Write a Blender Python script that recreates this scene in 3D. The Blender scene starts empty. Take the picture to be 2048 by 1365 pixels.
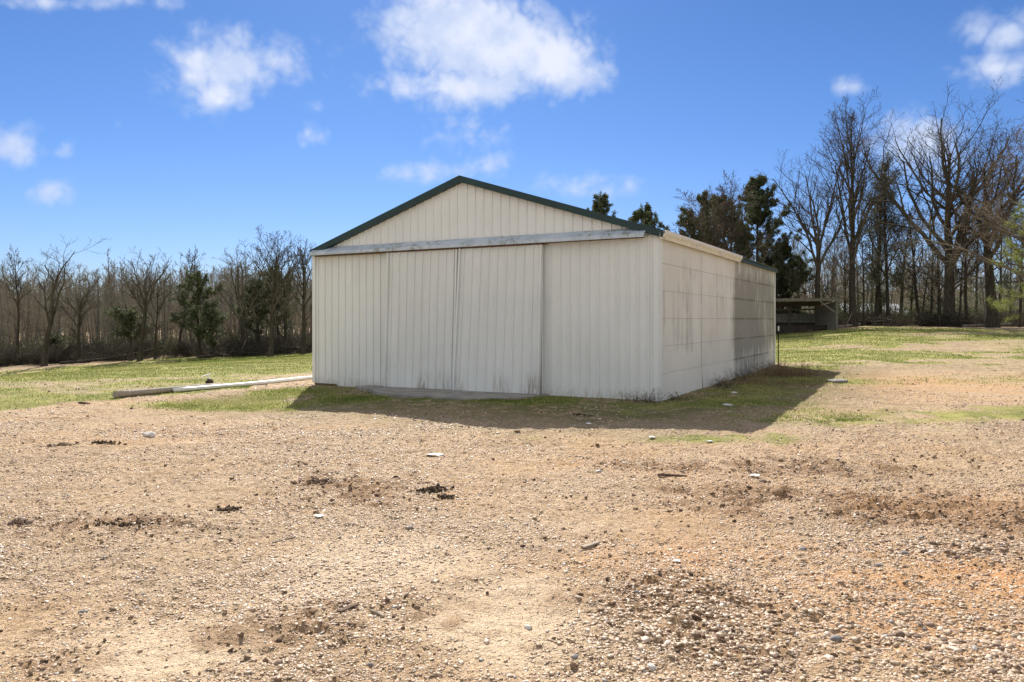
import bpy, math, random
import numpy as np
from mathutils import Vector
R = math.radians
sc = bpy.context.scene
C = sc.collection

# ------------------------------------------------------------------ camera, light, sky
F = 1568.0 / 2048.0            # focal length in picture widths
H = 1.62                       # eye height
cam = bpy.data.cameras.new('camera'); cam_o = bpy.data.objects.new('camera', cam); C.objects.link(cam_o)
cam.lens = 36 * F; cam.sensor_width = 36; cam.shift_y = -42.5 / 2048; cam.clip_end = 3000; cam.clip_start = 0.1
cam_o.location = (0, 0, H); cam_o.rotation_euler = (R(90), 0, 0)
sc.camera = cam_o
sc.view_settings.view_transform = 'Standard'; sc.view_settings.look = 'None'
sc.view_settings.gamma = 1; sc.view_settings.use_curve_mapping = False
sc.view_settings.exposure = 0.85
SUN_EL = 40.0
SUN_AZ = -8.0                  # degrees right of +Y where the sun stands
sun = bpy.data.lights.new('sun', 'SUN'); sun_o = bpy.data.objects.new('sun', sun); C.objects.link(sun_o)
sun.energy = 4.6; sun.angle = R(0.5); sun.color = (1.0, 0.95, 0.87)
sd = Vector((math.sin(R(SUN_AZ)) * math.cos(R(SUN_EL)), math.cos(R(SUN_AZ)) * math.cos(R(SUN_EL)), math.sin(R(SUN_EL))))
sun_o.rotation_euler = sd.to_track_quat('Z', 'Y').to_euler(); sun_o.location = (0, 0, 30)
sc.cycles.max_bounces = 6; sc.cycles.diffuse_bounces = 3; sc.cycles.transparent_max_bounces = 6

class NT:
    def __init__(s, tree): s.t = tree; s.n = tree.nodes; s.l = tree.links
    def new(s, typ, **kw):
        n = s.n.new(typ)
        for k, v in kw.items(): setattr(n, k, v)
        return n
    def put(s, sock, v):
        if isinstance(v, bpy.types.NodeSocket): s.l.new(v, sock)
        elif v is not None:
            if hasattr(sock.default_value, '__len__') and not hasattr(v, '__len__'): v = [v] * len(sock.default_value)
            if hasattr(sock.default_value, '__len__') and len(sock.default_value) == 4 and len(v) == 3: v = (*v, 1)
            sock.default_value = v
    def math(s, op, a, b=None, c=None, clamp=False):
        n = s.new('ShaderNodeMath', operation=op, use_clamp=clamp); s.put(n.inputs[0], a)
        if b is not None: s.put(n.inputs[1], b)
        if c is not None: s.put(n.inputs[2], c)
        return n.outputs[0]
    def mix(s, f, a, b, blend='MIX'):
        n = s.new('ShaderNodeMix', data_type='RGBA', blend_type=blend); n.clamp_factor = True
        s.put(n.inputs[0], f); s.put(n.inputs[6], a); s.put(n.inputs[7], b); return n.outputs[2]
    def noise(s, vec, scale, detail=4, rough=.55, out=0, dist=0):
        n = s.new('ShaderNodeTexNoise'); s.put(n.inputs['Vector'], vec); n.inputs['Scale'].default_value = scale
        n.inputs['Detail'].default_value = detail; n.inputs['Roughness'].default_value = rough; n.inputs['Distortion'].default_value = dist
        return n.outputs[out]
    def mapping(s, vec, scale=(1, 1, 1), loc=(0, 0, 0)):
        n = s.new('ShaderNodeMapping'); s.put(n.inputs[0], vec); n.inputs['Scale'].default_value = scale; n.inputs['Location'].default_value = loc
        return n.outputs[0]
    def ss(s, x, lo, hi):
        n = s.new('ShaderNodeMapRange', interpolation_type='SMOOTHSTEP'); s.put(n.inputs[0], x)
        n.inputs[1].default_value = lo; n.inputs[2].default_value = hi; return n.outputs[0]
    def ramp(s, fac, stops):
        n = s.new('ShaderNodeValToRGB'); s.put(n.inputs[0], fac); e = n.color_ramp.elements
        while len(e) < len(stops): e.new(.5)
        for i, (p, c) in enumerate(stops): e[i].position = p; e[i].color = (*c, 1)
        return n.outputs[0]
    def attr(s, name): return s.new('ShaderNodeAttribute', attribute_name=name).outputs['Fac']

w = bpy.data.worlds.new('World'); sc.world = w; w.use_nodes = True
nt = NT(w.node_tree); w.node_tree.nodes.clear()
sky = nt.new('ShaderNodeTexSky', sky_type='NISHITA'); sky.sun_disc = False
sky.sun_elevation = R(SUN_EL); sky.sun_rotation = R(SUN_AZ)
sky.altitude = 100; sky.air_density = 1.0; sky.dust_density = 0.25; sky.ozone_density = 2.5
tc = nt.new('ShaderNodeTexCoord').outputs['Generated']
sep = nt.new('ShaderNodeSeparateXYZ'); nt.l.new(tc, sep.inputs[0])
yy = nt.math('MAXIMUM', sep.outputs[1], .05)
u_ = nt.math('DIVIDE', sep.outputs[0], yy); v_ = nt.math('DIVIDE', sep.outputs[2], yy)
n1 = nt.noise(tc, 9, 6, .55); n2 = nt.noise(nt.mapping(tc, loc=(3, 1, 2)), 26, 6, .62)
n3 = nt.noise(nt.mapping(tc, loc=(7, 3, 5)), 70, 4, .6)
def billow(sc_, w_, off):
    q_ = nt.noise(nt.mapping(tc, loc=off), sc_, 1, .5); return nt.math('MULTIPLY', nt.math('SUBTRACT', nt.math('ABSOLUTE', nt.math('SUBTRACT', nt.math('MULTIPLY', q_, 2), 1)), .2), w_)
nz = nt.math('ADD', nt.math('ADD', billow(11, 1.3, (1, 2, 3)), billow(26, 1.0, (4, 2, 3))), nt.math('ADD', billow(60, .6, (1, 5, 3)), nt.math('MULTIPLY', nt.math('SUBTRACT', n1, .5), 2.0)))
nz = nt.math('ADD', nz, nt.math('MULTIPLY', nt.math('SUBTRACT', n3, .5), .7))
CLOUDS = [(930, 70, 160, 95, 1.4), (1040, 105, 130, 85, 1.25), (830, 168, 105, 42, .85), (880, 10, 90, 70, 1.05), (960, 170, 130, 50, .95), (1165, 150, 75, 38, .75), (1090, 140, 80, 50, .9), (450, 125, 150, 72, .98), (435, 185, 75, 50, .85),
          (25, 300, 62, 48, .85), (100, 385, 66, 32, .62), (622, 275, 52, 32, .75), (610, 212, 45, 22, .42), (945, 272, 85, 42, .72), (880, 340, 110, 26, .58),
          (985, 325, 50, 40, .62), (1150, 368, 130, 30, .44), (1995, 70, 70, 48, .8), (2010, 135, 90, 40, .8), (1695, 172, 46, 22, .68), (1835, 290, 110, 60, .85),
          (150, 5, 190, 22, .75), (132, 300, 28, 22, .5), (240, 250, 30, 20, .35), (720, 130, 30, 30, .25), (2250, 240, 120, 60, .9), (-250, 160, 160, 60, 1.0)]
tot = None
for (cx, cy, ax, ay, amp) in CLOUDS:
    uc, vc = (cx - 1024) / 1568, (640 - cy) / 1568
    a = nt.math('MULTIPLY', nt.math('SUBTRACT', u_, uc), 1568 / ax); b = nt.math('MULTIPLY', nt.math('SUBTRACT', v_, vc), 1568 / ay)
    d = nt.math('ADD', nt.math('MULTIPLY', a, a), nt.math('MULTIPLY', b, b))
    g = nt.math('MULTIPLY', nt.math('EXPONENT', nt.math('MULTIPLY', d, -0.75)), amp)
    tot = g if tot is None else nt.math('MAXIMUM', tot, g)
dens = nt.math('ADD', tot, nt.math('MULTIPLY', nz, nt.math('ADD', .42, nt.math('MULTIPLY', tot, .1))))
# unseen sky behind and above the camera: broken white cloud added as fill light
fill_cloud = nt.math('MAXIMUM', nt.ss(sep.outputs[1], .35, -.25), nt.ss(sep.outputs[2], .50, .75))
fill_cloud = nt.math('MULTIPLY', fill_cloud, nt.ss(nt.noise(tc, 2.6, 6, .6), .36, .56))
cm = nt.math('MAXIMUM', nt.math('MULTIPLY', nt.math('MULTIPLY', nt.ss(dens, .22, .94), .88), nt.ss(tot, .05, .3)), nt.math('MULTIPLY', fill_cloud, .9))
core = nt.ss(nt.math('ADD', tot, nt.math('MULTIPLY', nz, .12)), .35, 1.05)
shade = nt.noise(nt.mapping(tc, loc=(0, 0, .02)), 13, 5, .55)
# grade of the clear sky: deep azure above, pale blue near the skyline
elev = nt.math('DIVIDE', sep.outputs[2], 1.0)
tint = nt.ramp(elev, [(0.0, (.66, .78, 1.10)), (.10, (.58, .75, 1.14)), (.22, (.48, .70, 1.08)), (.34, (.43, .66, 1.02)), (.6, (.4, .6, 1.1))])
base = nt.mix(1, sky.outputs[0], tint, 'MULTIPLY')
lift = nt.math('SUBTRACT', n1, nt.noise(nt.mapping(tc, loc=(0, 0, .035)), 9, 6, .55))
puff = nt.math('ADD', nt.math('ADD', nt.math('MULTIPLY', core, .75), nt.math('MULTIPLY', lift, 2.6)), nt.math('MULTIPLY', nt.math('SUBTRACT', n2, .5), .9))
ccol = nt.mix(nt.ss(puff, .25, 1.2), (6.6, 7.6, 9.8), (9.7, 9.9, 10.8))
ccol = nt.mix(nt.ss(sep.outputs[1], .2, -.3), ccol, (11.0, 10.7, 10.1))  # added fill clouds behind the camera get a warm tint
skyc = nt.mix(nt.math('MULTIPLY', cm, .96), base, ccol)
bg = nt.new('ShaderNodeBackground'); bg.inputs[1].default_value = 0.055
nt.l.new(skyc, bg.inputs[0]); wo = nt.new('ShaderNodeOutputWorld'); nt.l.new(bg.outputs[0], wo.inputs[0])
w.cycles.sampling_method = 'MANUAL'; w.cycles.sample_map_resolution = 512

# ------------------------------------------------------------------ helpers
def tag(o, label=None, cat=None, group=None, kind=None):
    if label: o['label'] = label
    if cat: o['category'] = cat
    if group: o['group'] = group
    if kind: o['kind'] = kind
    return o
def empty(name, loc, rz=0, **kw):
    o = bpy.data.objects.new(name, None); C.objects.link(o); o.location = loc; o.rotation_euler = (0, 0, rz); o.empty_display_size = .3
    return tag(o, **kw)
def mesh_np(name, verts, faces, mats, parent=None, smooth=False, attrs=None, midx=None):
    """faces: list of (n,k) int arrays"""
    me = bpy.data.meshes.new(name)
    verts = np.asarray(verts, np.float32)
    faces = [np.asarray(f, np.int32) for f in faces if len(f)]
    nl = sum(f.size for f in faces); nf = sum(len(f) for f in faces)
    me.vertices.add(len(verts)); me.vertices.foreach_set('co', verts.ravel())
    me.loops.add(nl); me.loops.foreach_set('vertex_index', np.concatenate([f.ravel() for f in faces]))
    me.polygons.add(nf)
    tot = np.concatenate([np.full(len(f), f.shape[1], np.int32) for f in faces])
    me.polygons.foreach_set('loop_start', np.concatenate([[0], np.cumsum(tot)[:-1]]).astype(np.int32))
    me.update(calc_edges=True)
    if smooth: me.polygons.foreach_set('use_smooth', np.ones(nf, bool))
    if midx is not None: me.polygons.foreach_set('material_index', np.asarray(midx, np.int32))
    for m in (mats if isinstance(mats, (list, tuple)) else [mats]): me.materials.append(m)
    for k, v in (attrs or {}).items():
        a = me.attributes.new(k, 'FLOAT', 'POINT'); a.data.foreach_set('value', np.asarray(v, np.float32))
    o = bpy.data.objects.new(name, me); C.objects.link(o)
    if parent: o.parent = parent
    return o
class MB:
    def __init__(s): s.v = []; s.f = []; s.m = []
    def add(s, vs, fs, m=0):
        b = len(s.v); s.v += [tuple(v) for v in vs]; s.f += [tuple(i + b for i in f) for f in fs]; s.m += [m] * len(fs)
    def box(s, x0, x1, y0, y1, z0, z1, m=0):
        s.add([(x, y, z) for z in (z0, z1) for x, y in ((x0, y0), (x1, y0), (x1, y1), (x0, y1))],
              [(3, 2, 1, 0), (4, 5, 6, 7), (0, 1, 5, 4), (1, 2, 6, 5), (2, 3, 7, 6), (3, 0, 4, 7)], m)
    def bar(s, a, b, wd, th, m=0, up=(0, 0, 1)):
        a, b = Vector(a), Vector(b); d = (b - a).normalized(); q = d.cross(Vector(up))
        if q.length < 1e-3: q = Vector((1, 0, 0))
        q.normalize(); r = q.cross(d); q = q * wd / 2; r = r * th / 2
        s.add([p + i * q + j * r for p in (a, b) for i, j in ((-1, -1), (1, -1), (1, 1), (-1, 1))],
              [(3, 2, 1, 0), (4, 5, 6, 7), (0, 1, 5, 4), (1, 2, 6, 5), (2, 3, 7, 6), (3, 0, 4, 7)], m)
    def tube(s, pts, rad, k=8, m=0, cap=True):
        P = [Vector(p) for p in pts]; n = len(P); rad = rad if hasattr(rad, '__len__') else [rad] * n
        vs = []; ref = None
        for i in range(n):
            t = (P[min(i + 1, n - 1)] - P[max(i - 1, 0)]).normalized()
            if ref is None: ref = t.orthogonal().normalized()
            ref = (ref - t * ref.dot(t)).normalized(); b2 = t.cross(ref)
            for j in range(k):
                a = 2 * math.pi * j / k; vs.append(P[i] + (ref * math.cos(a) + b2 * math.sin(a)) * rad[i])
        fs = [(i * k + j, i * k + (j + 1) % k, (i + 1) * k + (j + 1) % k, (i + 1) * k + j) for i in range(n - 1) for j in range(k)]
        if cap: fs += [tuple(range(k))[::-1], tuple((n - 1) * k + j for j in range(k))]
        s.add(vs, fs, m)
    def build(s, name, mats, parent=None, smooth=False):
        me = bpy.data.meshes.new(name); me.from_pydata(s.v, [], s.f); me.update()
        for m in (mats if isinstance(mats, (list, tuple)) else [mats]): me.materials.append(m)
        me.polygons.foreach_set('material_index', s.m)
        if smooth: me.polygons.foreach_set('use_smooth', [True] * len(s.f))
        o = bpy.data.objects.new(name, me); C.objects.link(o)
        if parent: o.parent = parent
        return o
def bevel(o, wd=.01, seg=1):
    m = o.modifiers.new('bevel', 'BEVEL'); m.width = wd; m.segments = seg; m.limit_method = 'ANGLE'; return o

def hash2(ix, iy, seed):
    h = (ix.astype(np.int64) * 374761393 + iy.astype(np.int64) * 668265263 + seed * 974634777) & 0xffffffff
    h = ((h ^ (h >> 13)) * 1274126177) & 0xffffffff
    return ((h ^ (h >> 16)) & 0xffffff) / float(0xffffff)
def vnoise(x, y, seed=0):
    x = np.asarray(x, float); y = np.asarray(y, float)
    ix = np.floor(x); iy = np.floor(y); fx = x - ix; fy = y - iy; fx = fx * fx * (3 - 2 * fx); fy = fy * fy * (3 - 2 * fy)
    a = hash2(ix, iy, seed); b = hash2(ix + 1, iy, seed); c = hash2(ix, iy + 1, seed); d = hash2(ix + 1, iy + 1, seed)
    return (a + (b - a) * fx) * (1 - fy) + (c + (d - c) * fx) * fy
def fbm(x, y, seed=0, oct=4, rough=.5):
    s = 0; a = 1; t = 0
    for i in range(oct):
        s = s + a * vnoise(x * 2 ** i + 17.3 * i, y * 2 ** i + 5.1 * i, seed + i); t += a; a *= rough
    return s / t
def sstep(x, a, b):
    t = np.clip((x - a) / (b - a), 0, 1); return t * t * (3 - 2 * t)

# ------------------------------------------------------------------ terrain
UT = [-1.6, -.65, -.46, -.27, 0, .2, .37, .45, .65, 1.6]
ZT = [-2.6, -2.1, -1.5, -1.05, -.5, .05, .72, 1.15, 1.05, .8]
def gz0(x, y):
    x = np.asarray(x, float); y = np.asarray(y, float)
    r = np.hypot(x, y); u = x / np.maximum(y, 4)
    t = np.clip((r - 16) / 44, 0, 1); s = t * t * (1.6 - .6 * t)
    z = np.interp(u, UT, ZT) * s
    z = z - .13 * np.exp(-(((x + 5.2) / 2.6) ** 2 + ((y - 14.8) / 2.4) ** 2))
    z = z + .05 * (fbm(x * .25, y * .25, 5, 3) - .5) * sstep(r, 3, 9)
    z = z + .5 * (fbm(x * .05, y * .05, 8, 2) - .5) * sstep(r, 60, 110)
    return z
def ray(px, py, far=140):
    """the ground point that the picture point (2048 x 1365 photo pixels) looks at"""
    u = (px - 1024) / 1568; v = (640 - py) / 1568
    ys = np.linspace(3, far, 4000); z = H + v * ys; g = gz0(u * ys, ys)
    k = np.argmax(z < g)
    if z[k] >= g[k]: k = len(ys) - 1
    return float(u * ys[k]), float(ys[k])
def at(px, dist):
    x = (px - 1024) / 1568 * dist; return (x, dist, float(gz0(x, dist)))
def ell(x, y, px, py, rx, ry, amp=1.0, rot=0.0):
    cx, cy = ray(px, py); dx = x - cx; dy = y - cy; c, s = math.cos(rot), math.sin(rot)
    return amp * np.exp(-(((dx * c + dy * s) / rx) ** 2 + ((-dx * s + dy * c) / ry) ** 2))

# barn frame: origin at the near right corner, x along the front to the right, y along the right side to the back
BX, BY = 2.916, 15.5; BA = R(-28.0)
def barn_local(x, y):
    dx = x - BX; dy = y - BY; c, s = math.cos(BA), math.sin(BA)
    return dx * c + dy * s, -dx * s + dy * c
def to_world(lx, ly):
    c, s = math.cos(BA), math.sin(BA); return BX + lx * c - ly * s, BY + lx * s + ly * c
W, L, EH, RH, RX = 8.94, 13.05, 3.35, 4.78, -4.58

TRACKS = [((1180, 940), (1800, 1075), .14, .45), ((1460, 905), (2046, 1030), .15, .45), ((1560, 1060), (2046, 1190), .13, .4), ((590, 925), (800, 1030), .16, .5), ((60, 1010), (560, 1075), .10, .30), ((760, 1210), (1300, 1330), .10, .35),
    ((1100, 1120), (1600, 1290), .10, .35), ((300, 1330), (700, 1180), .08, .3), ((820, 1010), (1130, 1100), .10, .3)]
def masks(x, y):
    n = fbm(x * .9, y * .9, 21, 4) - .5; nb = fbm(x * .22, y * .5, 33, 3) - .5; nf = fbm(x * 3.5, y * 3.5, 44, 3) - .5
    r = np.hypot(x, y)
    lx, ly = barn_local(x, y)
    # left field beyond the gravel edge
    yb = np.interp(x, [-40, -9.6, -8.6, -7.2, -5.4, -3], [11, 13.2, 15.6, 17.6, 21.5, 30])
    g = sstep(y - yb + n * 2.2, -.4, 1.0) * (x < -2) * (.72 + 1.5 * nb + 1.4 * n)
    g = g + (x < -2) * sstep(y - yb, 3, 12) * .28
    g = g - ell(x, y, 200, 762, 7, 1.7, .8, .1) - ell(x, y, 60, 747, 9, 1.6, .5, .1) - ell(x, y, 350, 722, 9, 1.5, .4)
    # strip in front of the barn's left part and along its shade
    g = g + ell(x, y, 500, 812, 2.5, 1.0, .75) * (1 + 3 * n) + ell(x, y, 600, 800, 1.5, 1.3, .4) * (1 + 3 * n)
    front = np.exp(-((ly + 1.2) / 1.1) ** 2) * sstep(lx, -W - 1.2, -W + .8) * (1 - sstep(lx, -.8, 1.2))
    g = g + front * (.62 + 2.8 * n) + ell(x, y, 1330, 812, 1.6, .7, .4)
    side = np.exp(-((lx - 1.3) / 1.2) ** 2) * sstep(ly, -1, 1) * (1 - sstep(ly, L - 3, L + 1))
    g = g + side * (.50 + 1.8 * n)
    # right field
    yr = np.interp(x, [3, 8, 12, 20, 40], [28, 25.0, 25.5, 27, 30])
    rf = sstep(y - yr + n * 9, -1, 6) * (x > 2)
    g = g + rf * (1.15 + 1.5 * nb + 1.5 * n) - rf * sstep(x / np.maximum(y, 1), .42, .6) * .30
    g = g + ell(x, y, 1620, 712, 4.5, 7, .5) * (1 + 2 * n) + ell(x, y, 1760, 668, 7, 7, .4)
    g = g - ell(x, y, 1900, 700, 6, 1.2, .5, .15) * (1 + 3 * n) - ell(x, y, 1740, 700, 4, .5, .6, .2) - ell(x, y, 1800, 725, 6, .6, .6, .1) - ell(x, y, 1980, 690, 10, 4, .3) * (1 + 3 * n) - ell(x, y, 1740, 742, 4, 1.2, .35)
    g = g + ell(x, y, 1900, 830, 4.0, 1.6, .5) * (1 + 3.5 * n) + ell(x, y, 1700, 765, 1.6, 1.0, .45) + ell(x, y, 1350, 880, 2.6, .5, .4) * (1 + 4 * n)
    g = g + ell(x, y, 2000, 760, 3, 2.2, .4) + ell(x, y, 1640, 845, 1.5, .8, .35)
    litter = sstep(r + 3 * n - 9 * (x < 0), 55, 62) * (1 - sstep(r, 84, 96)) * .95
    litter = np.maximum(litter, rf * sstep(-nb - .4 * n, .02, .22) * .6)
    damp = np.exp(-((ly + 1.5) / 2.3) ** 2) * sstep(lx, -W - 1, -W + 1) * (1 - sstep(lx, 0, 4)) + np.exp(-((lx - 1.6) / 1.8) ** 2) * sstep(ly, -2, 1) * (1 - sstep(ly, L - 1, L + 3))  # damp mossy soil, with the barn's shadow also put into the colour
    litter = np.maximum(litter, damp * np.clip(.62 + 2.0 * n, 0, 1))  # litter colour also darkens the ground where the barn's shadow falls
    g = g * (1 - .9 * ((lx > -7.2) & (lx < -2.5) & (ly > -1.35 + .9 * n) & (ly < 0)))
    g = g * (1 - sstep(r + 3 * n, 64, 72)); g = np.clip(g + nf * .5 * (g > .05), 0, 1) * (1 - .85 * np.clip(litter, 0, 1) * (damp < .3))
    clay = ell(x, y, 1900, 1190, 1.2, .9, .9, -.4) + ell(x, y, 2040, 1250, .7, .6, .8) + ell(x, y, 1700, 1130, 1.5, .45, .5, -.3) + ell(x, y, 1780, 1010, 1.9, .7, .45) \
        + ell(x, y, 1400, 935, 2.0, .8, .25) + ell(x, y, 1700, 760, 4, 2, .35) + ell(x, y, 280, 880, 1.6, .6, .25) + ell(x, y, 1200, 1130, .9, .4, .2) + ell(x, y, 1900, 770, 5, 3, .3)
    clay = clay * (.7 + 1.8 * n + .8 * nf) + np.clip(nb - .12, 0, 1) * .5
    sand = ell(x, y, 760, 1130, 1.0, .5, .8) + ell(x, y, 360, 1270, .8, .3, .9) + ell(x, y, 960, 1250, .5, .4, .7) + ell(x, y, 1040, 1210, .5, .5, .7) \
        + ell(x, y, 850, 1080, 1.0, .5, .5) + ell(x, y, 1080, 1000, 1.2, .9, .45) + ell(x, y, 330, 885, 1.2, .35, .5) + ell(x, y, 1560, 1120, .8, .5, .35) \
        + ell(x, y, 1060, 1320, .3, .3, .7) + ell(x, y, 230, 1340, .5, .2, .8) + ell(x, y, 650, 1180, .5, .25, .6) + ell(x, y, 2030, 960, 1, .6, .3)
    sand = sand * (.75 + 1.6 * n + 1.2 * nf) + np.clip(-nb - .08, 0, 1) * .8
    mud = ell(x, y, 1600, 935, 1.4, .55, .9, -.15) + ell(x, y, 1780, 1015, 1.5, .45, .9, -.25) + ell(x, y, 1480, 985, 1.0, .35, .6, -.3) + ell(x, y, 1340, 935, .7, .25, .5) + ell(x, y, 1700, 1040, 1.2, .3, .7, -.3) \
        + ell(x, y, 680, 985, .7, .5, .8, .5) + ell(x, y, 1380, 1205, .8, .45, .65) + ell(x, y, 250, 1048, .35, .15, .8) + ell(x, y, 560, 1270, .6, .25, .6) + ell(x, y, 90, 1330, .3, .15, .8) \
        + ell(x, y, 1960, 1110, .6, .25, .6) + ell(x, y, 1500, 1290, .5, .25, .5) + ell(x, y, 830, 1200, .6, .25, .4) + ell(x, y, 170, 1060, .8, .5, .35) + ell(x, y, 1150, 1000, 1.0, .4, .3)
    for (p1, p2, wd, am) in TRACKS:
        a, b2 = np.array(ray(*p1)), np.array(ray(*p2)); d = b2 - a; ln = np.hypot(*d); d = d / ln
        t = (x - a[0]) * d[0] + (y - a[1]) * d[1]; o = (x - a[0]) * -d[1] + (y - a[1]) * d[0] + .10 * np.sin(t * 1.3)
        mud = mud + am * np.exp(-(o / wd) ** 4) * sstep(t, -.3, .4) * (1 - sstep(t, ln - .4, ln + .3)) * (.55 + .45 * np.sin(t * 26))
    mud = np.clip(mud * (.85 + 2.2 * n + 1.5 * nf), 0, 1)
    return g, np.clip(clay, 0, 1), np.clip(sand, 0, 1) * (r < 40), np.clip(litter, 0, 1), mud

def micro(x, y, m):
    g, cl, sa, li, mu = m
    r = np.hypot(x, y); near = 1 - sstep(r, 14, 30)
    a = (fbm(x * 2.2, y * 2.2, 51, 4) - .5) * .05 + (fbm(x * 9, y * 9, 61, 3) - .5) * .040 + np.clip(fbm(x * 17, y * 17, 71, 2) - .50, 0, 1) * .045
    clod = np.clip(fbm(x * 7.0, y * 7.0, 81, 3, .6) - .46, 0, 1) * .17 + np.clip(fbm(x * 16, y * 16, 91, 2) - .5, 0, 1) * .08
    # tyre tread ridges crossing the soft patches
    tr = np.sin((x * .55 + y * .83) * 42 + 3 * fbm(x * 1.5, y * 1.5, 99, 2)) * .010
    a = a * (1 - .65 * sa) + clod * mu + tr * mu
    rut = np.zeros_like(a)
    for off, hw in ((0, .16), (1.65, .16)):
        xc = 6.4 - .42 * (y - 6) + .03 * (y - 6) ** 2 - off
        dd = np.abs(x - xc); rut -= .035 * np.exp(-(dd / hw) ** 4) * sstep(y, 6, 8) * (1 - sstep(y, 12.5, 14))
        rut += .022 * np.exp(-((dd - .24) / .07) ** 2) * sstep(y, 6, 8) * (1 - sstep(y, 12.5, 14))
    a = a + rut * .8
    far = (fbm(x * .8, y * .8, 111, 4) - .5) * .10 * sstep(r, 18, 30) * (1 - sstep(r, 80, 120))
    lx, ly = barn_local(x, y)
    inb = (lx > -W - .2) & (lx < .25) & (ly > -1.7) & (ly < L + .2)
    return (a * near + far) * np.where(inb, .2, 1)
def gz(x, y):
    x = np.asarray(x, float); y = np.asarray(y, float)
    return gz0(x, y) + micro(x, y, masks(x, y))

# ------------------------------------------------------------------ materials
def mat(name):
    m = bpy.data.materials.new(name); m.use_nodes = True; n = NT(m.node_tree)
    b = m.node_tree.nodes['Principled BSDF']; b.inputs['Specular IOR Level'].default_value = .3
    return m, n, b
def geo(n): return n.new('ShaderNodeNewGeometry').outputs['Position']
def objc(n): return n.new('ShaderNodeTexCoord').outputs['Object']
def bump(n, b, h, strength=.5, dist=.01, prev=None):
    k = n.new('ShaderNodeBump'); k.inputs['Strength'].default_value = strength; k.inputs['Distance'].default_value = dist; n.put(k.inputs['Height'], h)
    if prev is not None: n.l.new(prev, k.inputs['Normal'])
    n.l.new(k.outputs[0], b.inputs['Normal']); return k.outputs[0]
def simple(name, c1, c2, scale=6, rough=.8, metal=0, stretch=(1, 1, 1), bmp=.3, spec=.3, dist=.01):
    m, n, b = mat(name); p = n.mapping(objc(n), stretch); t = n.noise(p, scale, 5, .6)
    n.put(b.inputs['Base Color'], n.mix(n.ss(t, .3, .7), c1, c2)); b.inputs['Roughness'].default_value = rough; b.inputs['Metallic'].default_value = metal
    b.inputs['Specular IOR Level'].default_value = spec
    if bmp: bump(n, b, n.noise(p, scale * 3, 4, .6), bmp, dist)
    return m

# ground
m_ground, n, b = mat('gravelly_earth')
p = geo(n)
v1 = n.new('ShaderNodeTexVoronoi', feature='F1'); n.put(v1.inputs['Vector'], n.mapping(n.mix(.06, p, n.noise(p, 30, 2, out=1)), (1, 1.25, 1))); v1.inputs['Scale'].default_value = 34; v1.inputs['Randomness'].default_value = 1
v2 = n.new('ShaderNodeTexVoronoi', feature='F1'); n.put(v2.inputs['Vector'], p); v2.inputs['Scale'].default_value = 85
hs = n.new('ShaderNodeSeparateColor'); n.l.new(v1.outputs['Color'], hs.inputs[0])
hs2 = n.new('ShaderNodeSeparateColor'); n.l.new(v2.outputs['Color'], hs2.inputs[0])
stone = n.ramp(hs.outputs[0], [(0, (.25, .165, .095)), (.3, (.39, .28, .18)), (.6, (.52, .40, .28)), (.85, (.62, .49, .35)), (1, (.76, .67, .55))])
fine = n.ramp(hs2.outputs[0], [(0, (.20, .14, .085)), (.5, (.44, .33, .22)), (1, (.66, .545, .41))])
big = n.noise(p, .8, 5, .6); mid = n.noise(n.mapping(p, loc=(9, 2, 0)), 5, 5, .65); sm = n.noise(p, 38, 4, .7)
soil = n.mix(n.ss(mid, .3, .7), (.395, .285, .18), (.53, .405, .275))
soil = n.mix(n.ss(big, .35, .65), soil, n.mix(.6, soil, (.57, .455, .33)))
mot = n.noise(n.mapping(p, (1, 1.4, 1), (3, 8, 0)), 1.1, 7, .72); grey = n.noise(n.mapping(p, (1, 1, 1), (30, 18, 0)), .35, 4, .6)
isst = n.math('MULTIPLY', n.ss(hs.outputs[1], .30, .36), n.ss(v1.outputs['Distance'], .62, .40))
col = n.mix(.6, soil, fine)
col = n.mix(isst, col, stone)
col = n.mix(n.math('MULTIPLY', n.ss(mot, .48, .62), .6), col, (.27, .19, .115)); col = n.mix(n.math('MULTIPLY', n.ss(grey, .45, .65), .35), col, (.42, .36, .28))
och = n.noise(n.mapping(p, (1, 1.3, 1), (11, 5, 3)), .9, 6, .68); col = n.mix(n.math('MULTIPLY', n.ss(och, .46, .62), .45), col, (.46, .33, .205))
fm = n.noise(n.mapping(p, (1, 2.2, 1), (1, 2, 3)), 7, 6, .75); col = n.mix(n.math('MULTIPLY', n.ss(fm, .50, .62), .62), col, (.22, .15, .09))
fm2 = n.noise(n.mapping(p, (1, 1.6, 1), (7, 2, 3)), 21, 5, .8); col = n.mix(n.math('MULTIPLY', n.ss(fm2, .52, .64), .6), col, (.19, .13, .08))
col = n.mix(n.math('MULTIPLY', n.ss(fm2, .44, .34), .35), col, (.66, .56, .42))
clay = n.attr('clay'); sand = n.attr('sand'); lit = n.attr('litter'); gr = n.attr('grass'); mud = n.attr('mud')
col = n.mix(n.math('MULTIPLY', clay, .85), col, n.mix(mid, (.50, .23, .085), (.62, .36, .17)))
col = n.mix(n.math('MULTIPLY', n.ss(n.math('ADD', sand, n.math('MULTIPLY', n.math('SUBTRACT', sm, .5), .8)), .15, .85), .62), col, n.mix(mid, (.56, .455, .33), (.64, .54, .41)))
col = n.mix(n.math('MULTIPLY', n.ss(n.math('ADD', mud, n.math('MULTIPLY', n.math('SUBTRACT', sm, .5), .9)), .2, .6), .6), col, (.24, .145, .08))
damp_shade_c = n.attr('damp')
lt = n.mix(n.ss(n.noise(p, 9, 4, .7), .35, .65), (.11, .085, .055), (.27, .205, .135))
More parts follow.
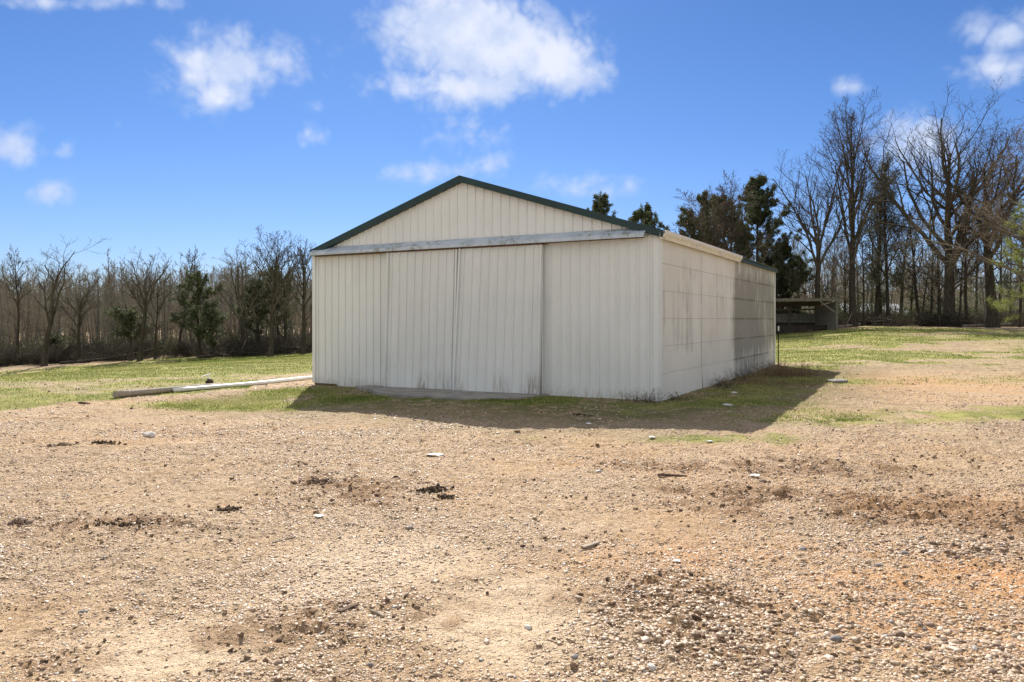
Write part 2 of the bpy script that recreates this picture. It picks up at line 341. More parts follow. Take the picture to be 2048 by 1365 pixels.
col = n.mix(n.math('MULTIPLY', lit, n.ss(n.noise(p, 1.7, 5, .7), .25, .5)), col, lt)
col = n.mix(n.math('MULTIPLY', damp_shade_c, n.ss(n.noise(p, 3.1, 6, .75), .34, .52)), col, (.13, .135, .05))  # dark green of mossy soil, deepened to paint the barn's shade
g1 = n.noise(n.mapping(p, (1, .7, 1)), 1.3, 6, .7); g2 = n.noise(p, 22, 4, .7)
fld = n.attr('field'); straw = n.mix(n.ss(n.noise(n.mapping(p, (1, .8, 1), (5, 5, 5)), 5, 6, .75), .38, .62), (.20, .16, .095), (.45, .37, .24))
col = n.mix(n.math('MULTIPLY', n.math('MULTIPLY', fld, n.math('SUBTRACT', 1, n.math('MULTIPLY', lit, .9))), .8), col, straw)
grass = n.mix(n.ss(g1, .35, .65), (.15, .175, .045), (.32, .32, .10))
grass = n.mix(n.ss(g2, .55, .75), grass, (.38, .33, .16))
gf = n.ss(n.math('ADD', gr, n.math('MULTIPLY', n.math('SUBTRACT', g2, .5), 1.1)), .25, .62)
col = n.mix(n.math('MULTIPLY', gf, .92), col, grass)
spk = n.ss(n.noise(p, 75, 3, .7), .64, .70)
col = n.mix(n.math('MULTIPLY', spk, .5), col, (.75, .68, .60))
spd = n.ss(n.noise(n.mapping(p, loc=(4, 4, 4)), 34, 4, .7), .61, .68)
col = n.mix(n.math('MULTIPLY', spd, .55), col, (.10, .065, .04))
n.put(b.inputs['Base Color'], n.mix(1, col, (1.36, 1.28, 1.16), 'MULTIPLY')); b.inputs['Roughness'].default_value = .95; b.inputs['Specular IOR Level'].default_value = .15
hgt = n.math('ADD', n.math('MULTIPLY', n.math('SUBTRACT', 1, v1.outputs['Distance']), n.math('MULTIPLY', isst, .9)), n.math('MULTIPLY', v2.outputs['Distance'], -.5))
nb1 = bump(n, b, hgt, .8, .016); nb2 = bump(n, b, sm, .9, .03, nb1); bump(n, b, n.noise(p, 9, 6, .75), .7, .07, nb2)

m_peb, n, b = mat('yard_pebbles'); tn = n.attr('tone')
c = n.ramp(tn, [(0, (.15, .095, .055)), (.15, (.28, .185, .11)), (.45, (.42, .295, .185)), (.7, (.52, .385, .26)), (.92, (.60, .48, .355)), (.99, (.76, .69, .59)), (1, (.30, .28, .26))])
c = n.mix(n.ss(n.noise(geo(n), 60, 4, .7), .45, .75), c, n.mix(.5, c, (.34, .22, .13)))
n.put(b.inputs['Base Color'], c); b.inputs['Roughness'].default_value = .5; b.inputs['Specular IOR Level'].default_value = .4; bump(n, b, n.noise(geo(n), 160, 3, .6), .3, .004)
m_clod, n, b = mat('earth_clods'); tn = n.attr('tone')
c = n.ramp(tn, [(0, (.09, .06, .04)), (.5, (.24, .155, .095)), (1, (.40, .28, .18))]); n.put(b.inputs['Base Color'], n.mix(n.noise(geo(n), 50, 4), c, n.mix(.5, c, (.08, .05, .03))))
b.inputs['Roughness'].default_value = 1; bump(n, b, n.noise(geo(n), 90, 5, .7), .9, .01)
def leafmat(name, stops, trans=.25, rough=.65):
    m, n, b = mat(name); tn = n.attr('tone'); c = n.ramp(tn, stops); n.put(b.inputs['Base Color'], c); b.inputs['Roughness'].default_value = rough; b.inputs['Specular IOR Level'].default_value = .2
    if trans:
        t = n.new('ShaderNodeBsdfTranslucent'); n.put(t.inputs[0], c); mx = n.new('ShaderNodeMixShader'); mx.inputs[0].default_value = trans
        out = m.node_tree.nodes['Material Output']; n.l.new(b.outputs[0], mx.inputs[1]); n.l.new(t.outputs[0], mx.inputs[2]); n.l.new(mx.outputs[0], out.inputs[0])
    return m
m_grass = leafmat('grass_blades', [(0, (.10, .14, .03)), (.45, (.20, .24, .055)), (.72, (.32, .31, .11)), (1, (.48, .40, .24))], .4)
m_dry = leafmat('dry_weeds', [(0, (.10, .07, .045)), (.5, (.26, .18, .10)), (1, (.46, .36, .22))], .3)
m_cedar = leafmat('cedar_needles', [(0, (.05, .065, .035)), (.5, (.095, .115, .055)), (.85, (.15, .165, .08)), (1, (.21, .18, .11))], .35)
m_pine = leafmat('pine_needles', [(0, (.10, .13, .03)), (.5, (.20, .24, .06)), (1, (.36, .36, .13))], .4)
m_ivy = leafmat('evergreen_leaves', [(0, (.03, .045, .02)), (.6, (.08, .10, .04)), (1, (.17, .17, .08))], .3)
m_redleaf = leafmat('withered_leaves', [(0, (.11, .06, .04)), (.6, (.20, .11, .07)), (1, (.28, .17, .11))], .3)
m_bark = simple('tree_bark', (.034, .030, .023), (.088, .077, .058), 3, .95, 0, (4, 4, 1), .6, .1, .03)
m_bark_pale = simple('pale_bark', (.13, .11, .09), (.28, .24, .20), 2.5, .95, 0, (4, 4, 1), .5, .1, .03)
m_twig = simple('twigs', (.058, .051, .038), (.125, .108, .08), .6, .95, 0, (1, 1, 1), 0, .1)
m_bark_grey = simple('grey_brown_bark', (.085, .078, .06), (.20, .185, .145), 3, .95, 0, (4, 4, 1), .5, .1, .03)
m_twig_grey = simple('grey_brown_twigs', (.16, .15, .115), (.28, .265, .205), .6, .95, 0, (1, 1, 1), 0, .1)
m_twig_pale = simple('pale_twigs', (.16, .135, .10), (.30, .25, .19), .5, .95, 0, (1, 1, 1), 0, .1)

# ------------------------------------------------------------------ ground sheet
xs = np.concatenate([-np.geomspace(600, 42, 26), np.arange(-40, -9.5, .25), np.arange(-9.4, 9.4, .034), np.arange(9.5, 40.1, .22), np.geomspace(42, 600, 26)])
ys = np.concatenate([-np.geomspace(60, 1, 12), np.arange(0, 2.7, .3), np.arange(2.8, 11, .026), np.arange(11, 22, .05), np.arange(22, 75, .22), np.geomspace(75.5, 900, 45)])
GX, GY = np.meshgrid(xs, ys); fx, fy = GX.ravel(), GY.ravel()
mk = masks(fx, fy)
lx_, ly_ = barn_local(fx, fy); dm_ = np.clip(np.exp(-((ly_ + 1.6) / 2.5) ** 2) * sstep(lx_, -W - 1, -W + 1) * (1 - sstep(lx_, 0, 3)) + np.exp(-((lx_ - 1.4) / 1.6) ** 2) * sstep(ly_, -2, 1) * (1 - sstep(ly_, L - 1, L + 2)), 0, 1)  # mask follows the barn's shadow: painted shade over damp, mossy soil
yb_ = np.interp(fx, [-40, -9.6, -8.6, -7.2, -5.4, -3], [11, 13.2, 15.6, 17.6, 21.5, 30]); yr_ = np.interp(fx, [3, 8, 12, 20, 40], [26, 23.0, 22.5, 23, 26])
fm_ = np.clip(sstep(fy - yb_, -.5, 1.5) * (fx < -2) + sstep(fy - yr_ + 4 * (fbm(fx * .4, fy * .4, 12, 3) - .5), -1, 3) * (fx > -2), 0, 1) * (np.hypot(fx, fy) < 90)
fz = gz0(fx, fy) + micro(fx, fy, mk)
nx, ny = len(xs), len(ys); idx = np.arange(nx * ny).reshape(ny, nx)
q = np.stack([idx[:-1, :-1], idx[:-1, 1:], idx[1:, 1:], idx[1:, :-1]], -1).reshape(-1, 4)
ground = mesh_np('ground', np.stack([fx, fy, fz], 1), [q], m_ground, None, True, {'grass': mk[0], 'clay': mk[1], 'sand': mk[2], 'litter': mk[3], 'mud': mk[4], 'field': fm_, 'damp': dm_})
tag(ground, 'gravelly bare earth yard running out into rough grass', 'ground', kind='structure')
def gfast(x, y):   # height of the sheet itself, bilinear
    x = np.asarray(x, float); y = np.asarray(y, float)
    i = np.clip(np.searchsorted(xs, x) - 1, 0, nx - 2); j = np.clip(np.searchsorted(ys, y) - 1, 0, ny - 2)
    tx = (x - xs[i]) / (xs[i + 1] - xs[i]); ty = (y - ys[j]) / (ys[j + 1] - ys[j]); Z = fz.reshape(ny, nx)
    return (Z[j, i] * (1 - tx) + Z[j, i + 1] * tx) * (1 - ty) + (Z[j + 1, i] * (1 - tx) + Z[j + 1, i + 1] * tx) * ty
def gpt(px, py):
    x, y = ray(px, py); return (x, y, float(gfast(x, y)))

# ------------------------------------------------------------------ gravel: loose pebbles and clods on the yard
def ico():
    t = (1 + 5 ** .5) / 2
    v = np.array([(-1, t, 0), (1, t, 0), (-1, -t, 0), (1, -t, 0), (0, -1, t), (0, 1, t), (0, -1, -t), (0, 1, -t), (t, 0, -1), (t, 0, 1), (-t, 0, -1), (-t, 0, 1)], float)
    f = np.array([(0, 11, 5), (0, 5, 1), (0, 1, 7), (0, 7, 10), (0, 10, 11), (1, 5, 9), (5, 11, 4), (11, 10, 2), (10, 7, 6), (7, 1, 8), (3, 9, 4), (3, 4, 2), (3, 2, 6), (3, 6, 8), (3, 8, 9), (4, 9, 5), (2, 4, 11), (6, 2, 10), (8, 6, 7), (9, 8, 1)])
    return v / np.linalg.norm(v[0]), f
IV, IF = ico()
def stones(x, y, size, flat, rng, sink=.35, jit=.18):
    n = len(x); z = gfast(x, y)
    V = IV[None] * (1 + rng.normal(0, jit, (n, 12, 1)))
    sc_ = np.stack([size * rng.uniform(.8, 1.35, n), size * rng.uniform(.6, .95, n), size * flat], 1)
    V = V * sc_[:, None]
    a = rng.uniform(0, 2 * np.pi, n); c, s = np.cos(a)[:, None], np.sin(a)[:, None]
    X = V[..., 0] * c - V[..., 1] * s; Y = V[..., 0] * s + V[..., 1] * c
    tl = rng.normal(0, .18, (n, 2)); Z = V[..., 2] + X * tl[:, :1] + Y * tl[:, 1:]
    P = np.stack([X + x[:, None], Y + y[:, None], Z + (z + sc_[:, 2] * (1 - 2 * sink))[:, None]], -1)
    Fc = (IF[None] + (np.arange(n) * 12)[:, None, None]).reshape(-1, 3)
    return P.reshape(-1, 3), Fc
rng = np.random.default_rng(7)
def frustum(n, y0, y1, bias=1.0):
    y = y0 + (y1 - y0) * rng.random(n) ** bias; return (rng.random(n) - .5) * 2 * (y * .70 + .5), y
x, y = frustum(270000, 2.9, 12.5, 1.45)
m = masks(x, y)
keep = rng.random(len(x)) < np.clip(.42 + 2.2 * (fbm(x * .8, y * .8, 131, 3) - .5) + .4 * fbm(x * 3, y * 3, 141, 2) - .6 * m[2] - .5 * m[0] - .45 * m[1] + ell(x, y, 1850, 1300, 1.0, .35, .25) + ell(x, y, 1900, 1090, .8, .3, .4), .03, 1)
x, y = x[keep], y[keep]
big = ell(x, y, 1850, 1290, 1.5, .7, 1) + ell(x, y, 1920, 1100, .8, .3, 1.2) + ell(x, y, 1300, 1240, .8, .4, .5) + ell(x, y, 900, 1200, .6, .3, .4)
size = np.clip(rng.lognormal(math.log(.0068), .40, len(x)), .0032, .019) * (1 + .40 * big) * (1 + .03 * np.maximum(y - 5, 0))
x2, y2 = frustum(60000, 11, 26, 1.0); m2 = masks(x2, y2); k2 = (rng.random(len(x2)) < np.clip(.5 + 2.5 * (fbm(x2 * .8, y2 * .8, 131, 3) - .5) - m2[0], .02, 1)) & (m2[0] < .4)
lx_, ly_ = barn_local(x2, y2); k2 &= ~((lx_ > -W) & (lx_ < 0) & (ly_ > 0) & (ly_ < L)); x2, y2 = x2[k2], y2[k2]
x = np.r_[x, x2]; y = np.r_[y, y2]; size = np.r_[size, np.clip(rng.lognormal(math.log(.014), .35, len(x2)), .006, .035)]
P, Fc = stones(x, y, size, rng.uniform(.22, .42, len(x)), rng)
tone = np.clip(rng.beta(2.2, 1.8, len(x)), 0, .99); tone[rng.random(len(x)) < .02] = 1.0
peb = mesh_np('gravel', P, [Fc], m_peb, None, True, {'tone': np.repeat(tone, 12)})
tag(peb, 'loose rounded tan and brown pebbles strewn over the yard', 'gravel', kind='stuff')
# clods
x, y = frustum(120000, 3.0, 24, 1.2); m = masks(x, y)
keep = rng.random(len(x)) < np.clip(m[4] * .34 * (1 - m[2]) + .003 + .1 * np.clip(fbm(x * 1.4, y * 1.4, 151, 3) - .60, 0, 1) * 4, 0, 1) * (m[0] < .5)
x, y = x[keep], y[keep]; size = np.clip(rng.lognormal(math.log(.0095), .40, len(x)), .005, .026) * (1 + .04 * np.maximum(y - 5, 0))
P, Fc = stones(x, y, size, rng.uniform(.45, .8, len(x)), rng, .25, .3)
cl = mesh_np('dirt_crumbs', P, [Fc], m_clod, None, False, {'tone': np.repeat(rng.random(len(x)), 12)})
tag(cl, 'dark crumbs of churned earth along the tyre ruts', 'soil crumbs', kind='stuff')

# ------------------------------------------------------------------ grass blades
def blades(x, y, h, wd, rng, lean=.5):
    n = len(x); z = gfast(x, y); a = rng.uniform(0, 2 * np.pi, n); b = rng.uniform(0, 2 * np.pi, n); l = rng.random(n) * lean
    dx, dy = np.cos(a) * wd / 2, np.sin(a) * wd / 2
    tip = np.stack([x + np.cos(b) * l * h, y + np.sin(b) * l * h, z + h], 1)
    P = np.stack([np.stack([x - dx, y - dy, z - .01], 1), np.stack([x + dx, y + dy, z - .01], 1), tip], 1)
    return P.reshape(-1, 3), np.arange(3 * n).reshape(n, 3)
def field(n, x0, x1, y0, y1, thr, hgt):
    x = rng.uniform(x0, x1, n); y = y0 + (y1 - y0) * rng.random(n) ** 1.5
    ins = np.abs(x / y) < .72; x, y = x[ins], y[ins]
    lx, ly = barn_local(x, y); ins = ~((lx > -W - .03) & (lx < .03) & (ly > -.03) & (ly < L)); x, y = x[ins], y[ins]
    g = masks(x, y)[0]; k = rng.random(len(x)) < np.clip(g - thr, 0, 1) * 1.5
    x, y = x[k], y[k]; h = hgt * rng.uniform(.5, 1.6, len(x)) * (.7 + .6 * fbm(x * .7, y * .7, 161, 3)) * (1 + .012 * (y - 15)); wd = h * .25 + .0008 * y
    return x, y, h, wd
gx = [field(260000, -45, -3, 13, 62, .22, .030), field(230000, 6, 45, 18, 62, .22, .030), field(150000, -7, 6, 12.5, 20, .25, .026)]
x, y, h, wd = [np.concatenate([g[i] for g in gx]) for i in range(4)]
P, Fc = blades(x, y, h, wd, rng)
tn = np.clip(fbm(x * .35, y * .8, 171, 3) * 1.1 - .1 + rng.normal(0, .22, len(x)), 0, 1)
gs = mesh_np('grass', P, [Fc], m_grass, None, False, {'tone': np.repeat(tn, 3)})
tag(gs, 'short patchy green winter grass over both fields and round the barn', 'grass', kind='stuff')

# dead straw lying on the yard
x, y = frustum(60000, 3.0, 24, 1.3); m = masks(x, y)
k = rng.random(len(x)) < np.clip(.12 + 1.6 * (fbm(x * .9, y * .9, 181, 4) - .45) + .5 * m[4] - .3 * m[2], 0, 1); x, y = x[k], y[k]
lx_, ly_ = barn_local(x, y); k = ~((lx_ > -W) & (lx_ < 0) & (ly_ > 0) & (ly_ < L)); x, y = x[k], y[k]; n_ = len(x); z = gfast(x, y)
a_ = rng.uniform(0, 6.28, n_); l_ = rng.uniform(.02, .075, n_); wd_ = .0012 + .00025 * y; t_ = rng.uniform(.0, .4, n_)
dx, dy = np.cos(a_) * l_, np.sin(a_) * l_
P = np.stack([np.stack([x - dy / l_ * wd_, y + dx / l_ * wd_, z + .004], 1), np.stack([x + dy / l_ * wd_, y - dx / l_ * wd_, z + .004], 1), np.stack([x + dx, y + dy, gfast(x + dx, y + dy) + .006 + l_ * t_], 1)], 1).reshape(-1, 3)
st = mesh_np('straw_litter', P, [np.arange(3 * n_).reshape(n_, 3)], m_dry, None, False, {'tone': np.repeat(np.clip(rng.normal(.6, .3, n_), 0, 1), 3)})
tag(st, 'thin dead straw and leaf bits lying over the gravel yard', 'straw', kind='stuff')

# ------------------------------------------------------------------ barn
m_white, n, b = mat('white_painted_metal'); o_ = objc(n)
sz = n.new('ShaderNodeSeparateXYZ'); n.l.new(o_, sz.inputs[0])
c = n.mix(n.ss(n.noise(o_, .7, 4, .6), .3, .7), (.68, .705, .685), (.72, .745, .725))
streak = n.noise(n.mapping(o_, (5, 5, .5)), 1.2, 4, .6)
c = n.mix(n.math('MULTIPLY', n.ss(streak, .5, .8), .12), c, (.42, .38, .31))
low = n.math('MULTIPLY', n.ss(sz.outputs[2], .28, .0), n.ss(n.noise(n.mapping(o_, (9, 9, 2.5)), 1.6, 5, .7), .38, .62))
c = n.mix(n.math('MULTIPLY', low, .45), c, (.30, .22, .14))
n.put(b.inputs['Base Color'], c); b.inputs['Roughness'].default_value = .5; b.inputs['Specular IOR Level'].default_value = .3
k1 = bump(n, b, n.noise(n.mapping(o_, (2.2, 2.2, .8)), 1.3, 2, .5), .35, .06)
m_door, n, b = mat('weathered_white_door_metal'); o_ = objc(n); sz = n.new('ShaderNodeSeparateXYZ'); n.l.new(o_, sz.inputs[0])
c = n.mix(n.ss(n.noise(o_, .8, 4, .6), .3, .7), (.66, .685, .665), (.70, .725, .705))
c = n.mix(n.math('MULTIPLY', n.ss(n.noise(n.mapping(o_, (9, 9, .5)), 1.3, 5, .7), .48, .75), .22), c, (.40, .38, .33))
low = n.math('MULTIPLY', n.ss(n.math('ADD', sz.outputs[2], n.math('MULTIPLY', n.noise(n.mapping(o_, (5, 5, 1)), 1, 3), -.35)), .42, -.12), n.ss(n.noise(n.mapping(o_, (13, 13, 1.6)), 1.3, 6, .78), .38, .56))
low = n.math('MULTIPLY', low, n.ss(n.noise(n.mapping(o_, (1.1, 1, .2)), 1.2, 3, .5), .42, .60))
c = n.mix(n.math('MULTIPLY', low, .8), c, (.22, .17, .12))
n.put(b.inputs['Base Color'], c); b.inputs['Roughness'].default_value = .55
bump(n, b, n.noise(n.mapping(o_, (2.5, 2.5, .9)), 1.5, 2, .5), .4, .06)
m_screw = simple('rusty_screws', (.34, .3, .25), (.50, .45, .38), 40, .7, .3)
m_green = simple('green_painted_metal', (.006, .026, .026), (.010, .039, .038), 3, .45, 0, (1, 1, 1), .1, .4)
m_galv, n, b = mat('grimy_galvanised_sheet'); o_ = objc(n)
c = n.mix(n.ss(n.noise(o_, 3, 4), .3, .7), (.40, .47, .53), (.52, .58, .63))
gm = n.math('MULTIPLY', n.ss(n.noise(n.mapping(o_, (5, 8, 3), (0, 0, 0)), 1.2, 6, .8, dist=.6), .48, .60), n.ss(n.noise(o_, .6, 2), .42, .55))
c = n.mix(n.math('MULTIPLY', gm, .75), c, (.22, .21, .14))
n.put(b.inputs['Base Color'], c); b.inputs['Roughness'].default_value = .55; b.inputs['Metallic'].default_value = .15
m_gut = simple('white_gutter_enamel', (.66, .62, .53), (.78, .75, .68), 5, .4, 0, (1, 1, 3), .15)
m_dark = simple('dark_lumber', (.03, .025, .02), (.06, .05, .04), 4, .9)
m_rust = simple('stained_timber', (.10, .065, .04), (.20, .13, .085), 8, .9, 0, (1, 1, 8))
# mildewed panels on the right side (local y runs to the back)
m_panel, n, b = mat('mildewed_white_panel'); o_ = objc(n); sz = n.new('ShaderNodeSeparateXYZ'); n.l.new(o_, sz.inputs[0]); LY, LZ = sz.outputs[1], sz.outputs[2]
c = n.mix(n.ss(n.noise(o_, .6, 4, .6), .3, .7), (.65, .635, .57), (.73, .72, .66))
vs = n.noise(n.mapping(o_, (1, 2.9, .24)), 1.7, 7, .78)           # vertical streaks
blot = n.noise(n.mapping(o_, (1, .55, .75), (0, 3, 1)), 1.1, 5, .62)
back = n.ss(LY, 6.45, 6.95)
row = n.math('FRACT', n.math('DIVIDE', n.math('SUBTRACT', LZ, -.02), .558))
rowm = n.ss(row, .55, 1.0)
amt = n.math('ADD', n.math('MULTIPLY', back, .185), n.math('MULTIPLY', rowm, .012))
amt = n.math('ADD', amt, n.math('MULTIPLY', n.math('MULTIPLY', back, n.ss(LY, 13.5, 7.5)), .06))
lowm = n.math('MULTIPLY', n.ss(LZ, .55, 1.0), n.ss(LZ, 3.35, 2.6))
amt = n.math('ADD', amt, n.math('MULTIPLY', lowm, .09))
f = n.ss(n.math('ADD', n.math('ADD', n.math('MULTIPLY', vs, .60), n.math('MULTIPLY', blot, .44)), amt), .60, .84)
c = n.mix(n.math('MULTIPLY', f, .80), c, (.165, .16, .13))
sm_ = n.math('MULTIPLY', n.math('MAXIMUM', n.ss(row, .90, 1.0), n.ss(row, .06, .0)), n.math('MULTIPLY', back, n.ss(blot, .38, .55)))
c = n.mix(n.math('MULTIPLY', sm_, .7), c, (.14, .12, .10))
for yv_ in (3.22, 6.66, 9.9):
    jn = n.math('MULTIPLY', n.ss(n.math('ABSOLUTE', n.math('SUBTRACT', LY, yv_)), .07, .0), n.ss(n.noise(n.mapping(o_, (1, 1, .8), (2, 2, 2)), 2.5, 5, .7), .38, .62)); c = n.mix(n.math('MULTIPLY', jn, .55), c, (.17, .155, .12))
ga = n.math('MULTIPLY', n.math('MULTIPLY', n.ss(LY, 12.4, 12.95), n.ss(LZ, .9, 1.7)), n.ss(vs, .40, .6))
c = n.mix(n.math('MULTIPLY', ga, .55), c, (.26, .25, .09))
n.put(b.inputs['Base Color'], c); b.inputs['Roughness'].default_value = .75
bump(n, b, n.noise(n.mapping(o_, (1, 1, .8)), 1.2, 3, .5), .4, .05)

barn = empty('barn', (BX, BY, 0.0), BA, label='large white metal barn with green roof trim and two sliding doors', cat='barn')
def rib_profile(x0, x1, sp=.2145, h=.028, phase=0.0):
    pts = [(x0, 0.0)]; k = math.floor((x0 - phase) / sp)
    while True:
        c = phase + k * sp; k += 1
        if c + .04 > x1: break
        if c - .04 < x0: continue
        pts += [(c - .020, 0), (c - .011, h), (c + .011, h), (c + .020, 0)]
        for q in (.33, .66):
            c2 = c + sp * q
            if c2 + .02 < x1: pts += [(c2 - .012, 0), (c2, .003), (c2 + .012, 0)]
    pts.append((x1, 0)); return pts
def sheet(mb, prof, yface, zb, zt, shear=0.0, rows=8, tilt=0.0, wob=.004, seed=3, thick=0):
    rr = random.Random(seed); nseg = rows
    vs = []; fs = []
    for i, (x, o) in enumerate(prof):
        b0, t0 = zb(x), zt(x)
        for j in range(nseg + 1):
            z = b0 + (t0 - b0) * j / nseg
            wv = wob * math.sin(x * 3.1 + z * 2.3 + seed) + wob * .6 * math.sin(x * 7.7 - z * 1.7)
            vs.append((x + shear * (z - t0), yface - o + wv + tilt * (t0 - z), z))
    n_ = nseg + 1
    for i in range(len(prof) - 1):
        for j in range(nseg): fs.append((i * n_ + j, (i + 1) * n_ + j, (i + 1) * n_ + j + 1, i * n_ + j + 1))
    mb.add(vs, fs)
def roofz(x, base=EH, top=RH):
    return base + (top - base) * (1 - abs(x - RX) / ((RX + W) if x < RX else -RX))
HZ = lambda x: 3.30 - .0045 * (-x)          # underside line of the track hood
def screws(mb, prof_x, y, zs, m=1, r=.0055, jit=.01):
    for xx in prof_x:
        for z in zs:
            a = xx + random.uniform(-jit, jit); mb.box(a - r, a + r, y - .007, y + .01, z - r, z + r, m)
random.seed(4)
def zbw(x): return -.10 + (.0 if x > -W + .7 else .13)
f = MB(); sheet(f, rib_profile(-W, -6.40), 0, lambda x: .035 if x < -W + .75 else -.03, HZ, seed=2)
screws(f, np.arange(-W + .15, -6.6, .2145), 0, (1.2, 2.2)); f.build('wall_panel', [m_white, m_screw], barn)
f = MB(); sheet(f, rib_profile(-2.75, -.06), 0, lambda x: -.06, HZ, seed=5)
screws(f, np.arange(-2.4, -.1, .2145), 0, (.08, 1.0, 2.05)); f.build('wall_panel', [m_white, m_screw], barn)
# gable: two slopes, so that the ridge stays crisp
f = MB(); sheet(f, rib_profile(-W + .02, RX), 0.012, HZ, lambda x: roofz(x) - .03, seed=7, rows=3, wob=.001)
sheet(f, rib_profile(RX, -.02, phase=.05), 0.012, HZ, lambda x: roofz(x) - .03, seed=7, rows=3, wob=.001)
screws(f, np.arange(-W + .5, -.3, .2145), 0.012, (3.42,), r=.006); f.build('gable_wall', [m_white, m_screw], barn)
# framing behind the doors keeps the gap dark
f = MB(); f.box(-6.6, -2.4, .16, .2, 3.05, 3.25)
for a in (-6.5, -4.58, -2.58): f.box(a - .05, a + .05, .05, .17, -.1, 3.25)
f.build('door_frame', m_dark, barn)
f = MB(); f.box(-W + .02, -6.5, .015, .06, -.1, .12); f.build('sill_board', m_rust, barn)
# doors
for (a, b2, sa, sb, tl, zb0, sd_) in ((-6.56, -4.615, .018, .020, -.012, .0, 11), (-4.575, -2.515, .034, .010, -.03, -.03, 17)):
    f = MB(); sheet(f, rib_profile(a + .04, b2 - .03, phase=a + .13), -.105, lambda x: zb0 + .02, lambda x: HZ(x) - .075, tilt=tl, seed=sd_, wob=.005, rows=12)
    screws(f, np.arange(a + .13, b2 - .05, .2145), -.105 + tl * 2.4, (.75,)); screws(f, np.arange(a + .13, b2 - .05, .2145), -.105 + tl * 1.2, (2.0,))
    tz = HZ(a) - .07; H_ = tz - zb0
    def lean_(v): t = (v[0] - a) / (b2 - a); return (v[0] + (sa * (1 - t) + sb * t) * (v[2] - tz), v[1], v[2])
    f.v = [lean_(v) for v in f.v]
    d = f.build('door', [m_door, m_screw], barn)
    e = MB()
    for xx, sh in ((a + .022, sa), (b2 - .022, sb)):
        e.bar((xx - sh * H_, -.105 + tl * H_, zb0), (xx, -.105, tz), .045, .10, up=(0, 1, 0))
    e.bar((a - sa * H_, -.116 + tl * H_, zb0 + .01), (b2 - sb * H_, -.116 + tl * H_, zb0 + .01), .046, .05)
    bevel(e.build('edge_trim', m_door, d), .005)
# hood over the sliding track
f = MB(); x0, x1 = -W + .06, -.25
def hz(x, d): return HZ(x) + d
N = 30
for i in range(N):
    a = x0 + (x1 - x0) * i / N; c2 = x0 + (x1 - x0) * (i + 1) / N
    w0 = .004 * math.sin(i * 1.7); w1 = .004 * math.sin((i + 1) * 1.7)
    prof = lambda x, wv: [(x, -.014, hz(x, .16)), (x, -.21 + wv, hz(x, .03)), (x, -.215 + wv, hz(x, -.045)), (x, -.20 + wv, hz(x, -.045)), (x, -.195 + wv, hz(x, .022)), (x, -.002, hz(x, .14))]
    pa, pb = prof(a, w0), prof(c2, w1)
    if i == 0: f.add([], [])
    f.add(pa + pb, [(j, j + 6, (j + 1) % 6 + 6, (j + 1) % 6) for j in range(6)] + ([(0, 1, 2, 3, 4, 5)] if i == 0 else []) + ([(11, 10, 9, 8, 7, 6)] if i == N - 1 else []))
f.build('track_hood', m_galv, barn)
f = MB(); f.bar((-W + .15, -.10, HZ(-W) - .045), (-2.4, -.10, HZ(-2.4) - .045), .06, .06); f.bar((-2.4, -.07, HZ(-2.4) - .03), (-.3, -.07, HZ(0) - .03), .05, .04); f.build('door_track', m_rust, barn)
# corner posts
f = MB(); f.box(-.12, .012, -.03, -.004, -.05, EH - .02); f.box(.002, .03, -.03, .10, -.05, EH - .02); f.build('corner_trim', m_white, barn)
f = MB(); f.box(-W - .025, -W + .07, -.03, .0, .05, EH - .02); f.box(-W - .025, -W - .003, .0, .1, .05, EH - .02); f.build('corner_trim', m_white, barn)
# left and rear walls
f = MB(); f.box(-W, -W + .03, .02, L - .02, -.05, EH - .05); f.build('side_wall', m_white, barn)
f = MB(); sheet(f, rib_profile(-W, 0), L, lambda x: -.05, lambda x: roofz(x) - .04, rows=2, wob=0); f.build('rear_wall', m_white, barn)
# right side: backing and 4 x 6 panels
f = MB(); f.box(-.09, -.045, .1, L - .06, -.1, EH - .05); f.build('wall_framing', m_dark, barn)
cols = [.02, 3.22, 6.66, 9.9, L]; rowsz = [-.16, .535, 1.09, 1.65, 2.20, 2.75, 3.31]
rr = random.Random(3)
for ci in range(4):
    for ri in range(6):
        y0, y1 = cols[ci] + .002, cols[ci + 1] - .002; z0, z1 = rowsz[ri] + .002, rowsz[ri + 1] - .002
        if ri == 5 and ci < 4: pass
        bow = rr.uniform(.001, .005); tb = rr.uniform(.001, .006); vs = []; nu, nv = 12, 4
        for i in range(nu + 1):
            for j in range(nv + 1):
                u, v = i / nu, j / nv; o = bow * math.sin(math.pi * v) + tb * (1 - v) + .002 * math.sin(7 * u + ri)
                if ri == 0: o += .03 * (1 - v) * (.5 + .5 * math.sin(u * 5 + ci * 2))
                zz = z0 + (z1 - z0) * v
                if ri == 0:
                    zz = z1 - (z1 - (z0 + .03 * math.sin(ci * 3 + u * 4) + (.12 if ci == 3 and u > .3 else 0))) * (1 - v)
                    if ci == 0 and u > .96: o += .03 * (1 - v)
                    if ci == 1 and u < .09: y_ = 0
                vs.append((o, y0 + (y1 - y0) * u + (.10 * (1 - v) if (ri == 0 and ci == 1 and i == 0) else .03 * (1 - v) if (ri == 1 and ci == 1 and i == 0) else 0), zz))
        k_ = nv + 1; fs = [(i * k_ + j, (i + 1) * k_ + j, (i + 1) * k_ + j + 1, i * k_ + j + 1) for i in range(nu) for j in range(nv)]
        f = MB(); f.add(vs, fs); po = f.build('wall_panel', m_panel, barn, False)
        so = po.modifiers.new('thickness', 'SOLIDIFY'); so.thickness = .008; so.offset = -1
f = MB(); f.box(-.005, .035, L - .05, L + .03, .02, EH - .02); bevel(f.build('corner_trim', m_white, barn), .005)
